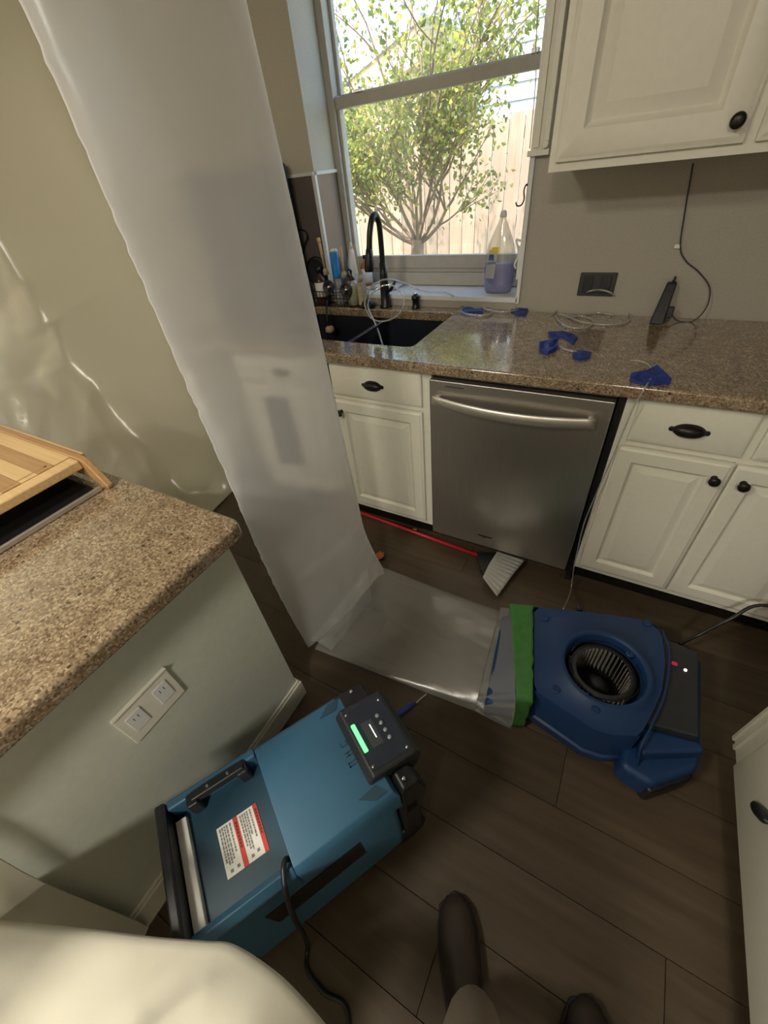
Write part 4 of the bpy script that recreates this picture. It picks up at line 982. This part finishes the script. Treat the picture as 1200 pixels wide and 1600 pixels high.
# ------------------------------------------------------------------ foreground sheet (bunched over the near left corner)
def near_fn(layer):
    if layer == 0: crest = [(-140, 1405, .56), (0, 1420, .56), (130, 1432, .56), (250, 1446, .56), (330, 1452, .56), (375, 1458, .56), (440, 1500, .54), (490, 1550, .50), (530, 1600, .46), (560, 1650, .42)]
    else: crest = []
    C_ = spline([at(px, py, 'z', z) for px, py, z in crest] if layer == 0 else [at(px, py, 'x', -.118) for px, py in ((-60, 1290), (0, 1318), (50, 1348), (100, 1374), (160, 1400), (215, 1424), (238, 1436))], 8)
    def f(a, b):
        i = a * (len(C_) - 1); i0 = int(i); i1 = min(i0 + 1, len(C_) - 1); p = C_[i0].lerp(C_[i1], i - i0)
        t_ = (C_[i1] - C_[max(i0 - 1, 0)]).normalized(); nrm = Vector((t_.y, -t_.x, 0)).normalized()
        if nrm.y > 0: nrm = -nrm
        if layer == 0: nrm = (nrm * .35 + Vector((-.15, -1, 0)) * .65).normalized()
        dep = .75 if layer == 0 else .22
        if layer == 0: nrm = Vector((.04, -1, 0))
        else: nrm = Vector((.25, -1, 0))
        if b < .14:
            q = 1 - b / .14; out = p + nrm * (.012 + .045 * q) + Vector((0, 0, (-.004 - .045 * q) if layer == 0 else -min(.02, p.z * .3) * q))
        else:
            q = (b - .14) / .86; out = p + nrm * (dep * q + .012 * (1 - q)) + Vector((0, 0, (.02 * math.sin(min(1, q * 9) * PI / 2) + .05 * math.sin(q * PI * .7) if layer == 0 else 0) - (p.z - .015) * q ** (2.6 if layer == 0 else 1.4)))
        if layer == 0: out.x = max(out.x, -.122 + .02 * a)
        else: out.x = max(out.x, -.120)
        d = .042 * (ridged(Vector((out.x * 3.6 - out.y * 1.8, out.y * 2.9, 1 + layer)), 3) - 1.1) * min(1, max(0, (b - .14) * 5))
        out.z = max(.012, out.z + d); return out
    return f
nl = MB().grid(near_fn(0), 80, 90).build('plastic_sheeting', 'sheet_near', smooth=True, recalc=False)
tag(nl, 'milky plastic sheet bunched in the bottom left foreground', 'sheeting')
nl2 = MB().grid(near_fn(1), 50, 60).build('plastic_sheeting', 'sheet_near', smooth=True, recalc=False)
tag(nl2, 'folded plastic sheet layer against the island panel behind the foreground bunch', 'sheeting')

# ------------------------------------------------------------------ vinyl line, tape, broom, scraps
def vinyl(pts, label, r=.0035, grp='clear vinyl tubes on the counter'):
    o = MB().tube(spline(pts, 8), r, 8).build('vinyl_tube', 'vinyl', smooth=True); return tag(o, label, 'tube', grp)
def Z(px, py, z=.9195): return at(px, py, 'z', z)
loop = []
ccx, ccy = -.505, -.115
lp = [(640, 448, .05, .975), (620, 440, .03, .985), (600, 436, 0, 1.0)]
pts = [at(653, 452, 'y', .012), at(630, 442, 'y', -.01), at(600, 437, 'y', -.085), at(578, 452, 'y', -.115), at(570, 475, 'y', -.14), at(580, 497, 'y', -.145), at(600, 502, 'y', -.145), at(622, 492, 'y', -.135),
       at(632, 470, 'y', -.115), at(618, 449, 'y', -.08), at(600, 446, 'y', -.088), at(582, 458, 'y', -.115), at(575, 478, 'y', -.15), at(584, 500, 'y', -.17), at(592, 520, 'y', -.20), at(598, 540, 'y', -.24)]
vinyl(pts, 'clear vinyl tube looped in front of the faucet and hanging into sink', .0042)
pts = [at(610, 436, 'y', -.0), at(640, 447, 'y', .01), Vector((-.33, .03, .972)), Vector((-.22, .02, .972)), at(706, 462, 'y', -.016), Z(722, 474), Z(736, 483), Z(760, 482), Z(768, 490), Z(750, 494), Z(724, 490), Z(722, 483), Z(740, 481), Z(780, 488), Z(812, 485)]
pts = [p + Vector((0, 0, .002)) for p in pts]
vinyl(pts, 'clear vinyl tube running from the sill to blue taped coil', .0042)
pts = [Z(862, 492), Z(880, 478), Z(900, 466), at(918, 456, 'y', -.02), at(938, 453, 'y', -.016), at(958, 460, 'y', -.018), Z(968, 478), Z(985, 494), Z(975, 505), Z(940, 507), Z(905, 502), Z(880, 492), Z(868, 494), Z(885, 510), Z(915, 512), Z(928, 502), Z(910, 494), Z(890, 496), Z(930, 489), Z(960, 492)]
vinyl(pts, 'loose coil of clear vinyl tube below the black outlet plate', .0036)
vinyl([Z(868, 538), Z(880, 545), Z(895, 549), Z(912, 555)], 'short clear tube end between blue tape scraps on the counter', .004)
pts = [Z(985, 563), Z(1003, 565), Z(1016, 573), Z(1018, 588, .922), at(1008, 606, 'y', -.662), at(992, 632, 'y', -.662), at(975, 672, 'y', -.642), at(955, 720, 'y', -.625), at(930, 775, 'y', -.625), at(912, 820, 'y', -.63), at(902, 862, 'y', -.64), at(897, 885, 'y', -.65), Z(893, 915, .03), Z(888, 935, .10), Z(880, 952, .20)]
vinyl(pts, 'thin clear line hanging over the counter edge down to the fan', .0024)
def tape(name, poly, z, label, mat='blue_tape', grp='scraps of blue tape on the counter', crease=.008, ycut=None):
    vs = [at(px, py, 'z', z) for px, py in poly]; c = sum(vs, Vector()) / len(vs); n_ = len(vs)
    mm = MB(); t1 = [v + Vector((0, 0, .0005)) for v in vs]; t2 = [v + Vector((0, 0, .002 + random.random() * crease)) for v in vs]
    mid_ = [c.lerp(v, .5) + Vector((0, 0, .004 + random.random() * crease)) for v in vs]
    allv = t1 + t2 + mid_ + [c + Vector((0, 0, .007 + crease * .5))]
    f = [(i, (i + 1) % n_, n_ + (i + 1) % n_, n_ + i) for i in range(n_)] + [(n_ + i, n_ + (i + 1) % n_, 2 * n_ + (i + 1) % n_, 2 * n_ + i) for i in range(n_)] + [(2 * n_ + i, 2 * n_ + (i + 1) % n_, 3 * n_) for i in range(n_)] + [tuple(range(n_ - 1, -1, -1))]
    o = mm.add(allv, f).build(name, mat); return tag(o, label, 'tape', grp)
tape('blue_tape', [(720, 480), (738, 478), (754, 484), (755, 490), (738, 489), (722, 490)], .9155, 'blue tape on the tube just right of the sink')
tape('blue_tape', [(800, 480), (815, 477), (825, 484), (822, 493), (808, 494), (798, 487)], .9155, 'blue tape holding tube below the dish soap bottle')
tape('blue_tape', [(856, 522), (880, 519), (895, 524), (902, 530), (895, 538), (880, 528), (862, 528)], .9155, 'crumpled blue tape strip, rear one of the counter cluster')
tape('blue_tape', [(842, 542), (858, 533), (872, 534), (870, 548), (856, 555), (843, 551)], .9155, 'dark crumpled blue tape ball, leftmost of the counter cluster', crease=.02)
tape('blue_tape', [(895, 550), (908, 551), (924, 553), (922, 561), (905, 564), (895, 560)], .9155, 'small blue tape piece, right one of the counter cluster')
tape('blue_tape', [(985, 587), (1010, 582), (1024, 578), (1038, 588), (1047, 600), (1020, 602), (1004, 602), (984, 596)], .9155, 'large blue tape patch near the counter edge above right cabinet', crease=.014)
o = MB().tube([at(612, 1127, 'z', .02), at(622, 1116, 'z', .022), at(636, 1106, 'z', .02), at(650, 1099, 'z', .014)], [.006, .010, .010, .005], 8).build('blue_tape', 'blue_tape', smooth=True)
tag(o, 'blue tape wrapped round a tube end beside the dehumidifier', 'tape')
vinyl([at(648, 1101, 'z', .014), at(657, 1092, 'z', .011), at(667, 1084, 'z', .009)], 'thin tube end sticking out of blue tape by the dehumidifier', .003, 'tube end on the floor')
# broom with red handle
br = empty('broom', (.0, -.6, 0), 'broom with red handle lying along the toe kick under the dishwasher', 'broom')
ha, hb_ = at(500, 775, 'z', .02), at(748, 868, 'z', .03)
ha.y = -.565
MB().tube([ha, hb_], .0085, 12).build('handle', 'red', br, smooth=True)
p1, p2, p3, p4 = at(757, 872, 'z', .03), at(780, 862, 'z', .045), at(818, 880, 'z', .03), at(776, 930, 'z', .015)
pa, pb_ = at(743, 862, 'z', .04), at(752, 892, 'z', .02)
pc, pd = at(776, 862, 'z', .05), at(756, 902, 'z', .025)
MB().add([pa, pb_, pd, pc] + [v - Vector((0, 0, .024 if v.z > .03 else .016)) for v in (pa, pb_, pd, pc)], [(0, 1, 2, 3), (7, 6, 5, 4), (0, 4, 5, 1), (1, 5, 6, 2), (2, 6, 7, 3), (3, 7, 4, 0)]).build('head_block', 'black', br, bevel=.006)
bm_ = MB()
e0 = [at(776, 864, 'z', .05), at(763, 884, 'z', .05), at(754, 903, 'z', .04)]; e1 = [at(818, 878, 'z', .03), at(800, 900, 'z', .03), at(777, 932, 'z', .02)]
def br_fn(a, b_):
    q = b_ * 2; i = min(1, int(q)); t_ = q - i; s0 = e0[i].lerp(e0[i + 1], t_); s1 = e1[i].lerp(e1[i + 1], t_); p = s0.lerp(s1, a)
    p.z += .003 * math.sin(b_ * 60) * a; return p
bo = MB().grid(br_fn, 8, 40).build('bristles', 'bristle', br, smooth=True, recalc=False); s_ = bo.modifiers.new('s', 'SOLIDIFY'); s_.thickness = .012; s_.offset = -1
def crumple(name, c, r, label, n_=1):
    bm = bmesh.new(); bmesh.ops.create_icosphere(bm, subdivisions=3, radius=r)
    for v in bm.verts: v.co *= .62 + .75 * abs(noise.noise(v.co * 60 + Vector(c) * 3)) + .25 * noise.noise(v.co * 160); v.co.z *= .6
    me = D.meshes.new(name); bm.to_mesh(me); bm.free(); me.materials.append(M['orange']); o = D.objects.new(name, me); COL.objects.link(o); o.location = c
    zmin = min(v.co.z for v in me.vertices); o.location.z = -zmin + .0006; return tag(o, label, 'scrap')
crumple('orange_scrap', at(593, 868, 'z', .015) , .024, 'crumpled orange scrap on the floor beside the plastic tube')
crumple('orange_scrap', at(648, 828, 'z', .01) + Vector((0, .0, 0)), .012, 'tiny orange crumb on the floor before the red broom handle')
# things seen blurred through the upright tube
ap = empty('countertop_appliance', (-1.14, -.22, .915), 'dark blue-grey upright appliance blurred behind the plastic tube', 'appliance')
MB().prism([(-.36, .925), (-.04, .925), (-.04, 1.50), (-.30, 1.50), (-.34, 1.36), (-.31, 1.18), (-.36, 1.05)], -1.30, -.95, lambda a, b_, c_: (c_, a, b_)).build('body', 'dark_blue', ap, bevel=.02, seg=3)
MB().box((-1.295, -.36, .916), (-.955, -.04, .927)).build('base', 'black', ap, bevel=.003)
MB().lathe([(.03, 0), (.028, .02)], (-1.13, -.325, 1.43), 18, (0, -1, .1)).build('dial', 'grey_plastic', ap, smooth=True)
tw = MB().grid(lambda a, b_: Vector((-.87 + .11 * a, -.640 - .010 * math.sin(a * 14) - .006 * (1 - b_), .30 + .37 * b_)), 16, 12).build('dish_towel', 'cloth_dark', smooth=True)
s_ = tw.modifiers.new('s', 'SOLIDIFY'); s_.thickness = .005
tag(tw, 'dark cloth hanging on the sink cabinet, blurred behind the plastic tube', 'towel')

# ------------------------------------------------------------------ added ceiling lamp bodies for the unseen fill lights
for (x, y, lb) in ((-.45, -2.75, 'added round fill lamp above the island'), (.75, -3.5, 'added round fill lamp near the back wall'), (-2.7, -2.2, 'added round fill lamp in the room behind the sheet')):
    t = empty('fill_light_body', (x, y, 2.5), lb, 'lamp')
    MB().lathe([(.20, 0), (.20, .03), (.19, .035)], (x, y, 2.465), 32).build('base', 'chrome', t, smooth=True)
    MB().lathe([(.05, 0), (.14, .015), (.185, .045), (.185, .06)], (x, y, 2.41), 32).build('diffuser', 'lamp', t, smooth=True)

# ------------------------------------------------------------------ person holding the camera
pr = empty('person', (.66, -2.05, 0), 'person in khaki trousers and brown shoes seen from above at bottom edge', 'person')
def skinned(name, verts, edges, radii, mat, parent, root=0, sub=2):
    me = D.meshes.new(name); me.from_pydata([tuple(v) for v in verts], edges, []); me.update(); me.materials.append(M[mat])
    o = D.objects.new(name, me); COL.objects.link(o); o.parent = parent; o.matrix_parent_inverse = Matrix.Translation(-parent.location)
    sm = o.modifiers.new('skin', 'SKIN'); sm.use_smooth_shade = True
    for i, r in enumerate(radii):
        s = me.skin_vertices[0].data[i]; s.radius = (r, r) if not isinstance(r, tuple) else r; s.use_root = (i == root)
    ss_ = o.modifiers.new('sub', 'SUBSURF'); ss_.levels = sub; ss_.render_levels = sub
    return o
# body (torso, head, arms) one surface; hips at index 0
BV = [(.70, -2.36, .95), (.68, -2.42, 1.15), (.66, -2.46, 1.36), (.66, -2.47, 1.47), (.65, -2.44, 1.56), (.645, -2.42, 1.66), (.645, -2.41, 1.74),
      (.50, -2.46, 1.42), (.40, -2.38, 1.17), (.48, -2.14, 1.27), (.52, -2.05, 1.32),
      (.82, -2.46, 1.42), (.93, -2.38, 1.17), (.77, -2.12, 1.27), (.72, -2.05, 1.32), (.515, -2.045, 1.355), (.512, -2.040, 1.395), (.722, -2.045, 1.355), (.722, -2.040, 1.395)]
BE = [(0, 1), (1, 2), (2, 3), (3, 4), (4, 5), (5, 6), (2, 7), (7, 8), (8, 9), (9, 10), (2, 11), (11, 12), (12, 13), (13, 14), (10, 15), (15, 16), (14, 17), (17, 18)]
BR = [(.17, .11), (.15, .105), (.17, .11), .058, .07, .095, .07, .06, .050, .038, .030, .06, .050, .038, .030, (.052, .024), (.052, .022), (.052, .024), (.052, .022)]
body = skinned('body', BV, BE, BR, 'skin', pr)
SV = [(.70, -2.36, .93), (.68, -2.42, 1.15), (.66, -2.46, 1.36), (.66, -2.465, 1.43), (.50, -2.46, 1.42), (.43, -2.41, 1.25), (.82, -2.46, 1.42), (.90, -2.41, 1.25)]
skinned('shirt', SV, [(0, 1), (1, 2), (2, 3), (2, 4), (4, 5), (2, 6), (6, 7)], [(.185, .125), (.165, .12), (.18, .12), .07, .072, .062, .072, .062], 'shirt', pr)
lk, rk = (.60, -2.11, .50), (.86, -2.10, .50)
TV = [(.70, -2.36, .95), (.62, -2.33, .86), (.665, -2.09, .50), (.662, -1.965, .22), (.650, -1.925, .11), (.82, -2.33, .86), (.86, -2.17, .50), (.88, -2.04, .22), (.885, -2.0, .14)]
TE = [(0, 1), (1, 2), (2, 3), (3, 4), (0, 5), (5, 6), (6, 7), (7, 8)]
skinned('trousers', TV, TE, [(.17, .12), .10, .085, .066, .046, .10, .084, .066, .050], 'khaki', pr)
def shoe(ax, ay, ang, name='shoe'):
    d = Vector((math.sin(ang), math.cos(ang), 0)); s_ = Vector((d.y, -d.x, 0)); o0 = Vector((ax, ay, 0))
    secs = [(-.075, .030, .065), (-.06, .036, .085), (-.02, .038, .092), (.03, .040, .078), (.08, .046, .062), (.13, .048, .052), (.17, .040, .044), (.195, .020, .032)]
    mm = MB(); nn = 14; vs = []
    for f_, w_, h in secs:
        for k in range(nn):
            a = 2 * PI * k / nn; x_ = math.cos(a); z_ = math.sin(a)
            vs.append(o0 + d * f_ + s_ * (w_ * math.copysign(abs(x_) ** .8, x_)) + Vector((0, 0, .012 + (h - .012) * max(0, z_) ** .8)))
    fs = [(i * nn + k, i * nn + (k + 1) % nn, (i + 1) * nn + (k + 1) % nn, (i + 1) * nn + k) for i in range(len(secs) - 1) for k in range(nn)] + [tuple(range(nn)), tuple(range((len(secs) - 1) * nn, len(secs) * nn))]
    u_ = mm.add(vs, fs).build(name, 'leather', pr, smooth=True)
    so = MB(); pts_ = [(-.085, 0), (-.075, .032), (-.02, .040), (.08, .050), (.135, .051), (.18, .040), (.205, 0)]
    ol_ = pts_ + [(a, -b_) for a, b_ in reversed(pts_[1:-1])]
    so.prism(ol_, .0, .014, lambda a, b_, c_: o0 + d * a + s_ * b_ + Vector((0, 0, c_))).build('sole', 'black', u_, bevel=.003)
    return u_
shoe(.645, -1.945, -.50)
sh_r = shoe(.885, -1.985, -.05)
for (cx_, cy_, cz_, s_) in ((.512, -2.040, 1.392, 1), (.722, -2.040, 1.392, -1)):
    for k in range(4):
        b0_ = Vector((cx_ + (k - 1.5) * .0185, cy_, cz_)); ln = ((.034, .042, .040, .030) if s_ < 0 else (.030, .040, .042, .034))[k]
        skinned('finger', [b0_, b0_ + Vector((0, .006, ln * .75)), b0_ + Vector((0, .024, ln * 1.25)), b0_ + Vector((0, .038, ln * 1.15))], [(0, 1), (1, 2), (2, 3)], [.0115, .0105, .010, .009], 'skin', body, sub=1)
    tb0 = Vector((cx_ + s_ * .022, cy_, cz_ - .045))
    skinned('thumb', [tb0, tb0 + Vector((s_ * .024, .010, .022)), tb0 + Vector((s_ * .034, .022, .044))], [(0, 1), (1, 2)], [.014, .0125, .010], 'skin', body, sub=1)
# hair and face
hm_ = MB().lathe([(.098, -.02), (.102, .03), (.085, .075), (.045, .10), (.005, .106)], (.645, -2.435, 1.70), 20, sy=1.1).build('hair', 'hair', pr, smooth=True)
for sx_ in (-.032, .032): MB().lathe([(.002, -.006), (.010, -.002), (.012, .004), (.004, .010)], (.645 + sx_, -2.325, 1.66), 14, (0, 1, 0)).build('eye', 'paper', body, smooth=True)
MB().tube([(.645, -2.325, 1.665), (.645, -2.305, 1.635), (.645, -2.318, 1.62)], [.008, .013, .010], 10).build('nose', 'skin', body, smooth=True)
MB().box((.622, -2.333, 1.592), (.668, -2.322, 1.602)).build('mouth', 'ink_red', body, bevel=.004)

# ------------------------------------------------------------------ outside: ground, fence, tree, houses
GZ = -.2
struct(MB().box((-14, .30, GZ - .1), (10, 16, GZ)).build('ground', 'grass'))
fe = empty('wooden_fence', (-1.5, 3.0, GZ), 'weathered wooden picket fence with notched tops beyond the window', 'fence')
x = -5.2; k = 0; pk0 = {}
while x < 2.2:
    hgt = 1.87 + random.choice((-.012, 0, .01)); v = k % 4
    if v not in pk0:
        pk0[v] = MB().prism([(.002, 0), (.136, 0), (.136, hgt - .03), (.112, hgt), (.026, hgt), (.002, hgt - .03)], 0, .018, lambda a, b_, c_: (a, c_, b_)).build('picket', 'picket', fe); q = pk0[v]
    else: q = pk0[v].copy(); COL.objects.link(q)
    q.location = (x, 3.0 + random.uniform(-.004, .004), GZ); x += .141; k += 1
for z in (.1, .85, 1.5): MB().box((-5.2, 3.019, z), (2.2, 3.06, z + .09)).build('rail', 'picket', fe)
for xx in (-5, -2.6, -.2, 2.1): MB().box((xx, 3.06, GZ), (xx + .09, 3.15, 1.5)).build('post', 'picket', fe)

tr = empty('garden_tree', (-1.28, 1.75, GZ), 'multi-stemmed small tree with yellow-green leaves outside the window', 'tree')
wd = MB(); lf = MB(); rnd = random.Random(11)
def leaf(p, s):
    u_ = Vector((rnd.uniform(-1, 1), rnd.uniform(-1, 1), rnd.uniform(-1, 1))).normalized(); v_ = u_.cross(Vector((rnd.uniform(-1, 1), rnd.uniform(-1, 1), rnd.uniform(-1, 1)))).normalized()
    w_ = u_.cross(v_) * .15
    lf.add([p, p + (u_ * .5 + v_ * .32 + w_) * s, p + u_ * s, p + (u_ * .5 - v_ * .32 + w_) * s], [(0, 1, 2), (0, 2, 3)])
def branch(p, d, ln, r, lev):
    pts_ = [p]; dd = d.copy()
    for _ in range(4):
        dd = (dd + Vector((rnd.uniform(-.22, .22), rnd.uniform(-.22, .22), rnd.uniform(-.1, .18)))).normalized(); pts_.append(pts_[-1] + dd * ln / 4)
    wd.tube(pts_, [r, r * .9, r * .8, r * .7, r * .6], 6 if lev < 2 else 4, caps=False)
    if lev >= 2:
        for q in pts_[1:]:
            for _ in range(6 if lev == 2 else 9):
                if rnd.random() < .56: leaf(q + Vector((rnd.gauss(0, .05), rnd.gauss(0, .05), rnd.gauss(0, .05))), rnd.uniform(.028, .05))
    if lev < 4:
        for _ in range((4, 4, 3, 2)[lev]):
            i = rnd.randint(2, 4); nd = (dd + Vector((rnd.uniform(-.95, .95), rnd.uniform(-.6, .6), rnd.uniform(-.25, .7)))).normalized()
            branch(pts_[i], nd, ln * rnd.uniform(.6, .85), r * .58, lev + 1)
tb_ = Vector((-1.24, 1.75, GZ))
wd.tube([tb_, tb_ + Vector((.02, 0, .5)), Vector((-1.17, 1.74, .95))], [.075, .066, .055], 10, caps=False)
for d_, l_ in (((-1, 0, .35), .55), ((-.7, -.35, .45), .5), ((.75, -.2, .40), .5), ((.3, -.4, .5), .45), ((-.2, -.4, .7), .5), ((-.8, .1, .65), .75), ((-.35, -.1, 1), .85), ((.05, .1, 1), .9), ((.5, 0, .95), .6), ((-.55, .1, .85), .8), ((.25, -.05, 1), .8), ((.85, .1, .6), .5)):
    branch(Vector((-1.17, 1.74, .90)), Vector(d_).normalized(), l_, .015, 1)
wd.build('trunk', 'bark', tr, smooth=True)
fo = lf.build('foliage', 'leaf', tr, recalc=False); fo['kind'] = 'stuff'

hs_ = empty('neighbour_house', (-1, 7.5, GZ), 'pale sided neighbouring house behind the fence', 'house')
z = GZ
while z < 3.9:
    MB().add([(-3.1, 7.0, z), (6, 7.0, z), (6, 7.03, z + .20), (-3.1, 7.03, z + .20), (-3.1, 7.1, z), (6, 7.1, z), (6, 7.1, z + .20), (-3.1, 7.1, z + .20)],
             [(0, 1, 2, 3), (7, 6, 5, 4), (0, 4, 5, 1), (3, 2, 6, 7), (0, 3, 7, 4), (1, 5, 6, 2)]).build('siding_board', 'siding', hs_); z += .20
MB().box((-3.1, 7.1, GZ), (6, 10, 3.9)).build('wall', 'siding', hs_)
MB().box((-3.3, 6.6, 3.9), (6.2, 10.2, 4.0)).build('eave', 'trim_cream', hs_)
MB().prism([(6.5, 4.0), (10.3, 4.0), (8.4, 5.4)], -3.4, 6.3, lambda a, b_, c_: (c_, a, b_)).build('roof', 'roof', hs_)
sh_ = empty('porch_gable', (-4.2, 5.6, GZ), 'small cream gabled porch with pale roof edge beyond the fence', 'porch')
c1 = at(660, 32, 'y', 5.4); c0 = at(520, 102, 'y', 5.4)
MB().box((c1.x - 2.6, 5.5, GZ), (c1.x - .06, 6.9, c0.z - .15)).build('wall', 'trim_cream', sh_)
MB().prism([(c0.x - .8, c0.z - .55), (c0.x, c0.z), (c1.x, c1.z), (c1.x, c1.z - .32), (c1.x - .1, c1.z - .36), (c0.x - .8, c0.z - .85)], 5.35, 6.9, lambda a, b_, c_: (a, c_, b_)).build('roof', 'trim_cream', sh_)
MB().prism([(c0.x - .8, c0.z - .5), (c1.x + .02, c1.z + .06), (c1.x + .02, c1.z), (c0.x - .8, c0.z - .56)], 5.30, 6.9, lambda a, b_, c_: (a, c_, b_)).build('roof_edge', 'siding', sh_)
